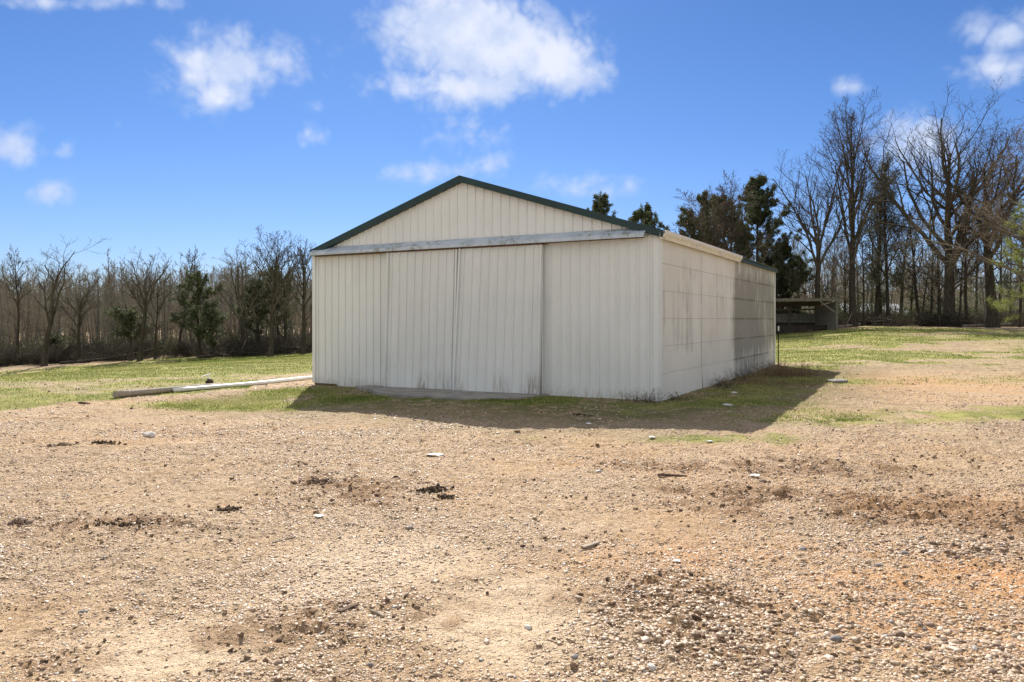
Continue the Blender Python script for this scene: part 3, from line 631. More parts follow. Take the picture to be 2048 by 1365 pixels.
# roof
f = MB(); OH = .09
for (xa, za, xb, zb_) in ((-W - .02, EH - .045 + .02, RX, RH + .02), (RX, RH + .02, .10, EH - .03 + .02)):
    nrm = Vector((-(zb_ - za), 0, xb - xa)).normalized() * .035
    vs = []
    for yy_ in (-OH, L + .12):
        vs += [(xa, yy_, za), (xb, yy_, zb_), (xb + nrm.x, yy_, zb_ + nrm.z), (xa + nrm.x, yy_, za + nrm.z)]
    f.add(vs, [(0, 1, 2, 3), (7, 6, 5, 4), (0, 4, 5, 1), (1, 5, 6, 2), (2, 6, 7, 3), (3, 7, 4, 0)])
f.build('roof', m_green, barn)
f = MB()
for (xa, za, xb, zb_) in ((-W - .03, EH - .05, RX, RH + .075), (.11, EH - .035, RX, RH + .075)):
    for y0, y1, dn in ((-OH - .03, -OH - .003, .15),):
        f.add([(xa, y0, za + .06), (xb, y0, zb_), (xb, y0, zb_ - dn), (xa, y0, za + .06 - dn), (xa, y1, za + .06), (xb, y1, zb_), (xb, y1, zb_ - dn), (xa, y1, za + .06 - dn)],
              [(0, 3, 2, 1), (4, 5, 6, 7), (0, 1, 5, 4), (3, 7, 6, 2), (0, 4, 7, 3), (1, 2, 6, 5)])
    # soffit return under the verge
    f.add([(xa, -OH - .003, za + .06 - .15), (xb, -OH - .003, zb_ - .15), (xb, .01, zb_ - .15), (xa, .01, za + .06 - .15), (xa, -OH - .003, za + .06 - .13), (xb, -OH - .003, zb_ - .13), (xb, .01, zb_ - .13), (xa, .01, za + .06 - .13)],
          [(0, 3, 2, 1), (4, 5, 6, 7), (0, 1, 5, 4), (3, 7, 6, 2), (0, 4, 7, 3), (1, 2, 6, 5)])
f.build('rake_trim', m_green, barn)
f = MB(); f.box(.035, .105, 7.0, L + .1, EH - .10, EH - .03); f.build('eave_trim', m_green, barn)
# gutter: K-shaped trough along the near part of the right eave
f = MB(); y0, y1 = -.12, 7.05
pr = [(.04, EH + .02), (.04, EH - .13), (.10, EH - .14), (.12, EH - .09), (.165, EH - .03), (.165, EH + .03), (.15, EH + .03), (.15, EH - .02), (.11, EH - .08), (.055, EH - .12), (.05, EH + .02)]
nn = len(pr); f.add([(a, yv, c2) for yv in (y0, y1) for a, c2 in pr], [(j, (j + 1) % nn, (j + 1) % nn + nn, j + nn) for j in range(nn)] + [tuple(range(nn))[::-1], tuple(range(nn, 2 * nn))])
for k in (2.3, 4.7): f.box(.038, .17, k, k + .03, EH - .143, EH + .034)
f.build('gutter', m_gut, barn)
# broken concrete apron before the doors
m_conc = simple('worn_concrete', (.20, .19, .16), (.33, .31, .27), 3, .9, 0, (1, 1, 1), .4)
ap = MB(); ctr = [(-7.2, -.02), (-7.3, -.25), (-6.6, -.45), (-6.0, -.75), (-5.1, -.95), (-4.4, -.9), (-3.8, -1.0), (-3.1, -.7), (-2.7, -.62), (-2.5, -.3), (-2.4, -.02)]
wpts = [to_world(a, b2 * 1.7) for a, b2 in ctr]
ap.add([(x, y, .05 + .0) for x, y in wpts] + [(x, y, -.1) for x, y in wpts], [tuple(range(len(ctr)))] + [(i, i + 11, (i + 1) % 11 + 11, (i + 1) % 11) for i in range(11)])
tag(bevel(ap.build('concrete_apron', m_conc), .01), 'worn concrete apron with broken edge before the barn doors', 'pavement', kind='structure')

# ------------------------------------------------------------------ trees
def norm(v): return v / np.maximum(np.linalg.norm(v, axis=-1, keepdims=True), 1e-9)
def grow(rng, O, D, Ln, R0, m, wob, trop, tip=.35):
    n = len(O); P = np.zeros((n, m + 1, 3)); P[:, 0] = O; d = D.copy()
    for i in range(m):
        d = norm(d + rng.normal(0, wob, (n, 3)) + np.array([0, 0, trop])); P[:, i + 1] = P[:, i] + d * (Ln / m)[:, None]
    t = np.linspace(0, 1, m + 1)[None]; Rr = R0[:, None] * (1 - (1 - tip) * t)
    return P, Rr
def tubes(P, Rr, k):
    n, m1, _ = P.shape
    T = np.empty_like(P); T[:, 1:-1] = P[:, 2:] - P[:, :-2]; T[:, 0] = P[:, 1] - P[:, 0]; T[:, -1] = P[:, -1] - P[:, -2]; T = norm(T)
    t0 = T[:, 0]; ref = np.where(np.abs(t0[:, 2:3]) > .8, np.array([[1., 0, 0]]), np.array([[0, 0, 1.]]))
    A = norm(np.cross(T, ref[:, None])); B = np.cross(T, A)
    ang = np.arange(k) * 2 * np.pi / k
    V = P[:, :, None] + (A[:, :, None] * np.cos(ang)[None, None, :, None] + B[:, :, None] * np.sin(ang)[None, None, :, None]) * Rr[:, :, None, None]
    base = (np.arange(n) * m1 * k)[:, None, None] + (np.arange(m1 - 1) * k)[None, :, None]
    j = np.arange(k)[None, None]; j2 = (j + 1) % k
    Fc = np.stack([base + j, base + j2, base + k + j2, base + k + j], -1).reshape(-1, 4)
    return V.reshape(-1, 3), Fc
def kids(rng, P, Rr, Ln, nc, t0, t1, ang, angj, ratio, rr_, fall=.5, tiplong=0):
    n, m1, _ = P.shape; m = m1 - 1
    t = t0 + (t1 - t0) * ((np.arange(nc)[None] + rng.random((n, nc))) / nc); f = np.clip(t * m, 0, m - 1e-4); i = f.astype(int); fr = (f - i)[..., None]
    ar = np.arange(n)[:, None]; O = P[ar, i] * (1 - fr) + P[ar, i + 1] * fr; T = norm(P[ar, i + 1] - P[ar, i]); rad = Rr[ar, i] * (1 - fr[..., 0]) + Rr[ar, i + 1] * fr[..., 0]
    ref = norm(rng.normal(size=(n, nc, 3))); A = norm(np.cross(T, ref)); B = np.cross(T, A)
    ph = rng.uniform(0, 2 * np.pi, (n, 1)) + np.arange(nc)[None] * 2.4 + rng.normal(0, .3, (n, nc))
    ref2 = np.where(np.abs(T[..., 2:3]) > .95, np.array([1., 0, 0]), np.array([0, 0, 1.])); A = norm(np.cross(T, ref2)); B = np.cross(T, A)
    a = ang + rng.normal(0, angj, (n, nc)); D = T * np.cos(a)[..., None] + (A * np.cos(ph)[..., None] + B * np.sin(ph)[..., None]) * np.sin(a)[..., None]
    L2 = Ln[:, None] * ratio * (1 - fall * (t - t0) / max(t1 - t0, 1e-6)) * rng.uniform(.7, 1.3, (n, nc))
    return O.reshape(-1, 3), norm(D).reshape(-1, 3), L2.ravel(), (rad * rr_).ravel()
def cat(parts):
    vs = []; fs = []; b = 0
    for v, f in parts: vs.append(v); fs.append(f + b); b += len(v)
    return np.concatenate(vs), np.concatenate(fs)
PXR = .0  # smallest twig radius
def bare(seed, Ht, r=.2, tf=.45, nl=6, ang=.5, lr=.75, levels=3, nk=(6, 5, 4), spread=1.0, lean=0.0, wob=.10, minr=.012, lead=True, trop=.07, low=.25, twist=.032):
    """bare broad-leaved tree: trunk mesh arrays and crown mesh arrays, base at the origin, full height Ht"""
    g = np.random.default_rng(seed)
    tl = Ht * (tf if not lead else .93); m = 9
    P, Rr = grow(g, np.zeros((1, 3)), norm(np.array([[lean, .02, 1.0]])), np.array([tl]), np.array([r]), m, twist, .05, .55 if not lead else .12)
    Rr[:, 0] *= 1.25
    trunk = tubes(P, Rr, 8); parts = []; tips = []
    lim = Ht * (1 - tf) * lr
    if lead: O, D, L2, R2 = kids(g, P, Rr, np.array([lim]), nl, tf, .97, ang, .12, 1.0, .62, .62)
    else:
        O, D, L2, R2 = kids(g, P, Rr, np.array([lim]), nl, tf * 0 + .72, 1.0, ang, .15, 1.0, .68, .0); O[-2:] = P[0, -1]; L2[-2:] *= 1.15
        D[-1] = norm(np.array([.25, 0, 1.0])); D[-2] = norm(np.array([-.3, .1, 1.0]))
    D[:, :2] *= spread; D = norm(D)
    if low > 0:
        o2, d2, l2, r2 = kids(g, P, Rr, np.array([lim * .45]), 4, low, tf, 1.1, .2, 1.0, .22, 0); O = np.r_[O, o2]; D = np.r_[D, d2]; L2 = np.r_[L2, l2]; R2 = np.r_[R2, r2]
    for lv in range(levels + 1):
        R2 = np.maximum(R2, minr)
        mm = (7, 5, 4, 3, 3)[lv]; P, Rr = grow(g, O, D, L2, R2, mm, wob * (1 + .35 * lv), trop, .3); Rr = np.maximum(Rr, minr * .7)
        parts.append(tubes(P, Rr, (6, 4, 3, 3, 3)[lv])); tips.append(P[:, -2:].reshape(-1, 3))
        if lv < levels: O, D, L2, R2 = kids(g, P, Rr, L2, nk[lv], .18, 1.0, .62, .18, .52, .60, .45)
    V, Fc = cat(parts); tv = trunk[0]
    s = Ht / max(V[:, 2].max(), tv[:, 2].max()); return (tv * [1, 1, s], trunk[1]), (V * [1, 1, s], Fc), np.concatenate(tips) * [1, 1, s]
def leafcloud(g, C_, n, size, spread, up=.3):
    i = g.integers(0, len(C_), n); c = C_[i] + g.normal(0, spread, (n, 3)); d = norm(g.normal(size=(n, 3)) + [0, 0, up]); s = norm(np.cross(d, g.normal(size=(n, 3))))
    l = size * g.uniform(.6, 1.5, n)[:, None]; V = np.stack([c - s * l * .22, c + d * l, c + s * l * .22, c - d * l * .5], 1)
    return V.reshape(-1, 3), np.arange(4 * n).reshape(n, 4), i
def cedar(seed, Ht, rad, r=.16, n=16000, base=.12, shape=.8, size=.13, gap=.35, lean=0.0):
    g = np.random.default_rng(seed); P, Rr = grow(g, np.zeros((1, 3)), norm(np.array([[lean, 0, 1.]])), np.array([Ht * .95]), np.array([r]), 9, .04, .06, .1); Rr[:, 0] *= 1.3
    trunk = tubes(P, Rr, 7); nb = int(24 + Ht * 2.6)
    t = np.clip(base + (.985 - base) * (np.arange(nb) + g.random(nb)) / nb, 0, .99); f = t * 9; i = f.astype(int); fr = (f - i)[:, None]; O = P[0, i] * (1 - fr) + P[0, np.minimum(i + 1, 9)] * fr
    ph = np.arange(nb) * 2.4 + g.normal(0, .5, nb); prof = rad * (np.clip(1.02 - t, 0, 1) ** shape) * (.4 + .6 * sstep(t, base - .05, base + .2)) * np.where(g.random(nb) < .25, g.uniform(.2, .5, nb), g.uniform(.7, 1.35, nb)) + .12
    el = .10 + .55 * t + g.normal(0, .16, nb); D = np.stack([np.cos(ph) * np.cos(el), np.sin(ph) * np.cos(el), np.sin(el)], 1)
    P1, R1 = grow(g, O, D, prof, np.full(nb, .035), 6, .12, .09, .3); parts = [tubes(P1, R1, 4)]
    O2, D2, L2, R2 = kids(g, P1, R1, prof, 9, .22, 1., .75, .25, .33, .6, .4); P2, R2 = grow(g, O2, D2, L2, np.full(len(O2), .012), 4, .14, .12, .5); parts.append(tubes(P2, R2, 3))
    keep = g.random(len(O2)) > gap * .6; tp = P2[keep][:, 1:]; q9 = np.linspace(.8, 1, 14)[:, None]; lead_ = P[0, -2] * (1 - (q9 - .8) / .2) + (P[0, -1] + [0, 0, .3]) * (q9 - .8) / .2; cl = np.concatenate([tp.reshape(-1, 3), tp[:, -1], tp[:, -1], lead_])
    n = int(n * 1.5); lv, lf, li = leafcloud(g, cl, n, size, size * .7, .5); bt = g.random(len(cl)); tone = np.clip(bt[li] * .55 + g.normal(.22, .15, n), 0, 1)
    V, Fc = cat(parts); s = Ht / lv[:, 2].max()
    return (trunk[0], trunk[1]), (V * [1, 1, s], Fc), (lv * [1, 1, s], lf, np.repeat(tone, 4))
def place_tree(name, loc, trunk, crown, leaves=None, bark=None, twig=None, lm=None, rz=0, **kw):
    t = empty(name, loc, rz, **kw)
    mesh_np('trunk', trunk[0] - [0, 0, .15], [trunk[1]], bark or m_bark, t, True)
    if leaves is None: mesh_np('crown', crown[0] - [0, 0, .15], [crown[1]], twig or m_twig, t)
    else:
        nb = len(crown[0]); v = np.concatenate([crown[0], leaves[0]]) - [0, 0, .15]; f2 = leaves[1] + nb
        mesh_np('crown', v, [crown[1], f2], [twig or m_twig, lm or m_cedar], t, False, {'tone': np.r_[np.zeros(nb), leaves[2]]}, np.r_[np.zeros(len(crown[1])), np.ones(len(f2))])
    return t
def hero(px, dist, ytop, seed, label, cat_='tree', name='bare_tree', group='bare trees along the wood edge', leafn=0, lmat=None, lsize=.07, lspread=.2, lselect=None, bark=None, twig=None, dz=0, **kw):
    loc = at(px, dist); Ht = H + (640 - ytop) / 1568 * dist - loc[2]
    tr, cr, tips = bare(seed, Ht, **kw); lv = None
    if leafn:
        g = np.random.default_rng(seed + 900); tp = tips if lselect is None else tips[lselect(tips, Ht)]
        v, f_, i = leafcloud(g, tp, leafn, lsize, lspread); lv = (v, f_, np.repeat(g.random(leafn), 4))
    return place_tree(name, (loc[0], loc[1], loc[2] + dz), tr, cr, lv, bark, twig, lmat, label=label, cat=cat_, group=group)
def evergreen(px, dist, ytop, seed, label, group, rad, **kw):
    loc = at(px, dist); Ht = H + (640 - ytop) / 1568 * dist - loc[2]
    tr, cr, lv = cedar(seed, Ht, rad, **kw)
    return place_tree('cedar_tree', loc, tr, cr, lv, label=label, cat='tree', group=group)
GL, GR = 'bare trees along the left wood edge', 'bare trees along the right wood edge'
# left edge
hero(37, 63, 484, 101, 'slim straight bare tree nearest the left end of the field edge', group=GL, r=.15, tf=.45, nl=14, ang=.42, lr=.55, trop=.10, nk=(5, 4, 3))
hero(88, 60, 458, 102, 'tall bare tree at far left whose trunk forks into two spreading limbs', group=GL, r=.24, tf=.62, lead=False, nl=4, ang=.34, lr=1.25, trop=.10, nk=(6, 5, 3), wob=.10)
hero(158, 62, 532, 103, 'short gnarled bare tree with a wide twiggy head, right of the forked tree', group=GL, r=.17, tf=.55, lead=False, nl=7, ang=.6, lr=.9, nk=(6, 5, 3), wob=.2, trop=.07)
hero(280, 60, 482, 104, 'bare tree with wide arching limbs rising above a dark cedar clump', group=GL, r=.23, tf=.58, lead=False, nl=5, ang=.42, lr=1.2, trop=.10, nk=(6, 5, 3), wob=.11)
hero(310, 61, 540, 105, 'small pale bare tree just right of the arching tree by the field', group=GL, r=.12, tf=.4, nl=10, ang=.6, lr=.6, trop=.10, nk=(5, 4, 3))
hero(352, 66, 486, 106, 'thin leaning bare tree that sends one slender top above the wood', group=GL, r=.13, tf=.55, nl=9, ang=.42, lr=.6, lean=.16, trop=.10, nk=(5, 4, 3))
hero(484, 62, 472, 107, 'bare tree with upswept twigs, left neighbour of the tallest left tree', group=GL, r=.19, tf=.52, lead=False, nl=6, ang=.38, lr=1.1, trop=.10, nk=(6, 5, 3))
hero(540, 59, 442, 108, 'tallest bare tree of the left wood, standing just inside the grass', group=GL, r=.23, tf=.42, nl=16, ang=.46, lr=.75, trop=.10, nk=(7, 5, 3), wob=.11)
hero(570, 65, 520, 109, 'crooked bare tree between the tallest left tree and the barn', group=GL, r=.17, tf=.55, lead=False, nl=5, ang=.4, lr=1.0, trop=.10, nk=(6, 5, 3))
hero(607, 61, 484, 110, 'dark bare tree right beside the barn\'s left wall edge', group=GL, r=.20, tf=.42, nl=13, ang=.5, lr=.6, trop=.10, nk=(6, 5, 3))
GLE = 'evergreens in the left wood'
evergreen(262, 61, 598, 121, 'dark low cedar clump under the arching bare tree', GLE, 2.2, base=.45, shape=.35, n=4500, gap=.8)
evergreen(400, 62, 535, 122, 'ragged dark green cedar in the middle of the left wood edge', GLE, 2.6, base=.25, shape=.4, n=7500, gap=.9)
evergreen(425, 61, 612, 123, 'small dark cedar bush at the right foot of the ragged cedar', GLE, 1.5, base=.3, shape=.35, n=3000, gap=.6)
evergreen(518, 66, 545, 124, 'dim green cedar half hidden left of the tallest left tree', GLE, 2.2, base=.3, shape=.4, n=6000, gap=.8)
evergreen(560, 68, 528, 127, 'dim green cedar half hidden right of the tallest left tree', GLE, 2.6, base=.3, shape=.4, n=7000, gap=.8)
evergreen(120, 66, 660, 125, 'low dark cedar shrub between the two leftmost tall trees', GLE, 1.6, base=.1, shape=.4, n=2500, gap=.6)
# right side: evergreens behind the barn
GE = 'cedars behind the barn'
evergreen(1203, 62, 370, 131, 'thin cedar tip showing over the middle of the barn roof', GE, 5.0, base=.1, shape=.85, n=18000, size=.115, gap=.75)
evergreen(1272, 60, 402, 132, 'cedar showing over the roof, left one of the close pair', GE, 4.2, base=.1, shape=.85, n=16000, size=.115, gap=.5)
evergreen(1314, 61, 392, 133, 'cedar showing over the roof, right one of the close pair', GE, 3.6, base=.1, shape=.85, n=15000, size=.115, gap=.5)
evergreen(1366, 60, 408, 134, 'shorter dark cedar left of the tangle of brown trees', GE, 3.2, base=.1, shape=.6, n=17000, size=.115, gap=.4)
evergreen(1420, 64, 372, 135, 'cedar whose green top mixes with brown bare twigs', GE, 4.2, base=.1, shape=.7, n=30000, size=.115, gap=.3)
evergreen(1512, 63, 340, 136, 'biggest dark green cedar, rising at the barn\'s back corner', GE, 5.4, base=.08, shape=.78, n=60000, size=.115, r=.22, gap=.15)
evergreen(1462, 62, 385, 138, 'dark cedar joined to the left flank of the biggest cedar', GE, 4.2, base=.08, shape=.7, n=34000, size=.115, gap=.3)
evergreen(1566, 63, 480, 137, 'lower dense cedar right behind the barn\'s back corner', GE, 2.5, base=.03, shape=.42, n=42000, size=.115, gap=.0)
hero(1432, 57, 372, 138, 'brown bare tree tangled in front of the cedars over the roof', group=GR, r=.2, tf=.3, nl=16, ang=.6, lr=.6, nk=(8, 5, 4), leafn=1500, lmat=m_redleaf, wob=.16)
hero(1470, 58, 345, 139, 'tall twiggy bare tree whose top stands left of the biggest cedar', group=GR, r=.19, tf=.3, nl=16, ang=.5, lr=.55, nk=(8, 5, 4), leafn=900, lmat=m_redleaf, wob=.14)
hero(1400, 60, 375, 140, 'twiggy brown tree between the short cedar and the mixed cedar', group=GR, r=.16, tf=.3, nl=14, ang=.6, lr=.5, nk=(7, 5, 4), leafn=800, lmat=m_redleaf, wob=.16)
# right edge
hero(1637, 60, 250, 151, 'tall vase shaped bare tree behind the open shed, forking high up', group=GR, r=.27, tf=.50, lead=False, nl=7, ang=.36, lr=1.0, nk=(9, 6, 5), low=.3, wob=.09, trop=.10, minr=.010)
hero(1707, 59, 180, 152, 'very tall upright bare tree with reddish clusters, right of the vase shaped one', group=GR, r=.30, tf=.30, nl=17, ang=.34, lr=.58, nk=(8, 6, 4), trop=.10, minr=.010, leafn=1600, lmat=m_redleaf, lselect=lambda t, h: (t[:, 2] > .55 * h) & (t[:, 2] < .82 * h), wob=.09)
hero(1752, 62, 300, 153, 'slim bare tree wound with dark foliage, left of the biggest oak', group=GR, r=.19, tf=.3, nl=14, ang=.5, lr=.4, nk=(8, 6, 4), leafn=3000, lmat=m_cedar, lsize=.12, wob=.13)
hero(1775, 61, 330, 154, 'second slim tree wound with dark foliage, close left of the biggest oak', group=GR, r=.17, tf=.3, nl=14, ang=.5, lr=.42, nk=(8, 6, 4), leafn=3000, lmat=m_cedar, lsize=.12, wob=.14)
hero(1897, 57, 172, 155, 'biggest bare oak with a huge spreading crown of rising limbs', group=GR, r=.46, tf=.26, nl=18, ang=.50, lr=.88, nk=(8, 5, 4), low=.2, wob=.10, minr=.010, trop=.09)
hero(1985, 55, 240, 156, 'dark thick bare tree right of the biggest oak, limbs drooping', group=GR, r=.42, tf=.36, nl=11, ang=.7, lr=.85, nk=(7, 5, 4), wob=.14, trop=.05)
hero(1842, 64, 360, 157, 'bent bare tree crossing the biggest oak\'s left limbs', group=GR, r=.16, tf=.35, nl=12, ang=.7, lr=.6, lean=-.2, nk=(8, 6, 4), wob=.16)
hero(1660, 64, 420, 158, 'thin pale bare tree between the shed and the very tall tree', group=GR, r=.10, tf=.3, nl=12, ang=.6, lr=.5, nk=(8, 5, 4), bark=m_bark_pale, twig=m_twig_pale, wob=.16)
hero(1600, 66, 470, 159, 'low pale twiggy tree above the open shed roof', group=GR, r=.10, tf=.3, nl=12, ang=.7, lr=.6, nk=(8, 5, 4), bark=m_bark_pale, twig=m_twig_pale, wob=.18)
hero(1935, 62, 330, 160, 'slim bare tree between the biggest oak and the dark thick tree', group=GR, r=.15, tf=.35, nl=14, ang=.5, lr=.5, nk=(8, 6, 4), wob=.13)
hero(2075, 50, 235, 161, 'brown twiggy tree cut by the right edge of the view', group=GR, r=.28, tf=.25, nl=22, ang=.85, lr=.62, nk=(9, 7, 6), leafn=6000, lmat=m_redleaf, lsize=.07, wob=.15, bark=m_bark_pale, twig=m_twig_pale, trop=.0)
hero(2255, 26, 20, 162, 'bare tree outside the right edge whose twigs reach in high up', group=GR, r=.30, tf=.35, nl=16, ang=.75, lr=.62, nk=(7, 5, 4), wob=.12, minr=.005)
GM = 'slender dark stems among the right hand oaks'
ORD = ['first', 'second', 'third', 'fourth', 'fifth', 'sixth', 'seventh', 'eighth', 'ninth', 'tenth', 'eleventh', 'twelfth', 'thirteenth', 'fourteenth']
STX = sorted([1727, 1742, 1800, 1822, 1862, 1880, 1920, 1952, 1998, 2022, 1690, 1762, 1846, 2040])
for i, (px, yt) in enumerate([(1727, 430), (1742, 380), (1800, 420), (1822, 450), (1862, 430), (1880, 480), (1920, 420), (1952, 400), (1998, 430), (2022, 380), (1690, 470), (1762, 470), (1846, 505), (2040, 430)]):
    hero(px, 60 + (i * 37 % 13), yt, 200 + i, ORD[STX.index(px)] + (' thin dark ivy clad' if i % 2 else ' thin dark leafless') + ' stem from the shed side among the big oaks', group=GM, r=.10 + .04 * (i % 3), tf=.35, nl=9, ang=.6, lr=.35, levels=2, nk=(6, 5), wob=.15, leafn=1200 * (i % 2), lmat=m_ivy, lsize=.12)
# pine on the right edge, only its branch ends in view
loc = at(2195, 21.5); g = np.random.default_rng(5)
P, Rr = grow(g, np.zeros((1, 3)), np.array([[0, 0, 1.]]), np.array([8.5]), np.array([.17]), 9, .02, .05, .2); trunk = tubes(P, Rr, 9)
nb = 60; t = np.linspace(.14, .98, nb); O = np.stack([0 * t, 0 * t, t * 8.5], 1); ph = np.arange(nb) * 2.4; ln = 2.9 * (1.05 - t) ** .7
D = np.stack([np.cos(ph), np.sin(ph), .12 + .4 * t], 1); P1, R1 = grow(g, O, norm(D), ln, np.full(nb, .03), 6, .08, .02, .3)
O2, D2, L2, R2 = kids(g, P1, R1, ln, 8, .3, 1., .6, .2, .28, .6, .4); P2, R2_ = grow(g, O2, D2, L2, np.full(len(O2), .009), 4, .1, .08, .5)
cl = P2[:, 2:].reshape(-1, 3); i = g.integers(0, len(cl), 60000); c0 = cl[i] + g.normal(0, .03, (60000, 3)); d = norm(g.normal(size=(60000, 3)) + [0, 0, .4]); s_ = norm(np.cross(d, g.normal(size=(60000, 3)))); l_ = g.uniform(.10, .19, 60000)[:, None]
V = np.stack([c0 - s_ * .004, c0 + s_ * .004, c0 + d * l_], 1).reshape(-1, 3); b1, b2 = tubes(P1, R1, 5), tubes(P2, R2_, 3); cv, cf = cat([b1, b2]); nb_ = len(cv)
pt = empty('pine_tree', loc, 0, label='sunlit yellow green pine boughs reaching in at the right edge', cat='tree')
mesh_np('trunk', trunk[0] - [0, 0, .1], [trunk[1]], m_bark, pt, True)
lf3 = np.arange(180000).reshape(-1, 3) + nb_
mesh_np('crown', np.concatenate([cv, V]), [cf, lf3], [m_bark, m_pine], pt, False, {'tone': np.r_[np.zeros(nb_), np.repeat(np.clip(g.normal(.5, .25, 60000), 0, 1), 3)]}, np.r_[np.zeros(len(cf)), np.ones(len(lf3))])

# ---- slender trees of the wood, copies of ten kinds
protos = []
for k in range(10):
    tr, cr, _ = bare(300 + k, 9.0, r=.075 + .02 * (k % 3), tf=.45 + .03 * (k % 4), nl=10, ang=.38, lr=.27, levels=2, nk=(5, 4), low=.15, wob=.14, minr=.011, lean=.05 * ((k % 5) - 2))
    tm = mesh_np('trunk', tr[0] - [0, 0, .15], [tr[1]], m_bark_grey if k % 3 else m_bark_pale, None, True); cm_ = mesh_np('crown', cr[0] - [0, 0, .15], [cr[1]], m_twig_grey if k % 2 else m_twig_pale)
    protos.append((tm, cm_))
used = set(); gg = random.Random(12)
def slender(x, y, h, k, lab, grp):
    r = empty('slender_tree', (x, y, float(gz0(x, y))), gg.uniform(0, 6.28), label=lab, cat='tree', group=grp); s = h / 9.0; r.scale = (max(s, .75), max(s, .75), s)
    for o in protos[k]:
        if k in used: c = o.copy(); C.objects.link(c)
        else: c = o
        c.parent = r
    used.add(k)
for i in range(215):
    px = gg.uniform(-40, 640); dist = 64 + 34 * gg.random() ** 1.2; x, y, z = at(px, dist)
    yt = 572 + gg.uniform(-36, 28) - (gg.uniform(15, 60) if i % 6 == 0 else 0) + (10 if px < 60 else 0); slender(x, y, H + (640 - yt) / 1568 * dist - z, gg.randrange(10), 'slender bare tree standing in the dense wood beyond the left field', 'slender trees of the left wood')
for i in range(75):
    px = gg.uniform(1585, 2080); dist = 62 + 35 * gg.random(); x, y, z = at(px, dist)
    yt = 560 + gg.uniform(-70, 30); slender(x, y, H + (640 - yt) / 1568 * dist - z, gg.randrange(10), 'slender bare tree standing behind the big oaks on the right', 'slender trees of the right wood')
# ---- distant wood and undergrowth as masses
def scatter(name, kinds, spots, mats, label, cat_, midx=None):
    V = []; F4 = []; b = 0
    for (x, y, z, s, a, k) in spots:
        v, f = kinds[k]; c, q_ = math.cos(a), math.sin(a); V.append(np.stack([(v[:, 0] * c - v[:, 1] * q_) * s + x, (v[:, 0] * q_ + v[:, 1] * c) * s + y, v[:, 2] * s + z - .1], 1)); F4.append(f + b); b += len(v)
    o = mesh_np(name, np.concatenate(V), [np.concatenate(F4)], mats); tag(o, label, cat_, kind='stuff'); return o
far = []
for k in range(6):
    tr, cr, _ = bare(400 + k, 9.5, r=.10, tf=.3, nl=11, ang=.5, lr=.4, levels=1, nk=(6,), low=.15, wob=.15, minr=.022); far.append(cat([tr, cr]))
sp = []
for i in range(420):
    px = gg.uniform(-200, 660); dist = gg.uniform(80, 150); x, y, z = at(px, dist); sp.append((x, y, z, gg.uniform(.8, 1.2) * dist / 115, gg.uniform(0, 6.28), gg.randrange(6)))
for i in range(900):
    px = gg.uniform(-500, 2600); dist = gg.uniform(98, 175); x, y, z = at(px, dist)
    sp.append((x, y, z, gg.uniform(.75, 1.15) * (1.0 if px < 900 else 1.1), gg.uniform(0, 6.28), gg.randrange(6)))
for i in range(260):
    px = gg.uniform(640, 1560); dist = gg.uniform(66, 100); x, y, z = at(px, dist); sp.append((x, y, z, gg.uniform(.6, .85), gg.uniform(0, 6.28), gg.randrange(6)))
scatter('distant_woods', far, sp, m_twig_grey, 'far grey brown mass of bare woodland behind both tree lines', 'woods')
bk = []
for k in range(6):
    g = np.random.default_rng(500 + k); n0 = 16; O = np.concatenate([g.normal(0, .25, (n0, 2)), np.zeros((n0, 1))], 1); D = norm(np.concatenate([g.normal(0, .55, (n0, 2)), np.ones((n0, 1))], 1)); Ln = g.uniform(.7, 1.8, n0)
    P, Rr = grow(g, O, D, Ln, np.full(n0, .016), 4, .15, .0, .5); a = tubes(P, Rr, 3); O, D, L2, R2 = kids(g, P, Rr, Ln, 6, .2, 1., .7, .2, .5, .7, .4); P, Rr = grow(g, O, D, L2, np.full(len(O), .011), 3, .2, 0, .6)
    b_ = tubes(P, Rr, 3); O, D, L2, R2 = kids(g, P, Rr, L2, 3, .2, 1., .7, .2, .6, .7, .4); P, Rr = grow(g, O, D, L2, np.full(len(O), .009), 2, .2, 0, .6); bk.append(cat([a, b_, tubes(P, Rr, 3)]))
sp = []
for i in range(760):
    px = gg.uniform(-80, 700) if i % 3 else gg.uniform(1560, 2120); dist = gg.uniform(62, 80) ; x, y, z = at(px, dist); sp.append((x, y, z, gg.uniform(.35, 1.1), gg.uniform(0, 6.28), gg.randrange(6)))
scatter('undergrowth', bk, sp, m_twig, 'tangled leafless brush under the trees along the field edges', 'undergrowth')
# evergreen understorey leaves on the right
g = np.random.default_rng(77); cs = []
for i in range(150):
    px = g.uniform(1600, 2110); dist = g.uniform(63, 82); x, y, z = at(px, dist); hh = g.uniform(.8, 3.6); cs.append(np.stack([g.normal(x, .7, 30), g.normal(y, .7, 30), z + hh * g.random(30)], 1))
for i in range(60):
    px = g.uniform(-60, 640); dist = g.uniform(64, 84); x, y, z = at(px, dist); hh = g.uniform(.5, 2.0); cs.append(np.stack([g.normal(x, .7, 30), g.normal(y, .7, 30), z + hh * g.random(30)], 1))
cs = np.concatenate(cs); v, f_, i = leafcloud(g, cs, 60000, .10, .16); o = mesh_np('underwood_leaves', v, [f_], m_ivy, None, False, {'tone': np.repeat(np.clip(g.random(len(cs))[i] * .7 + g.normal(.2, .15, 60000), 0, 1), 4)})
tag(o, 'dull green leafy underwood between the trunks of both woods', 'undergrowth', kind='stuff')
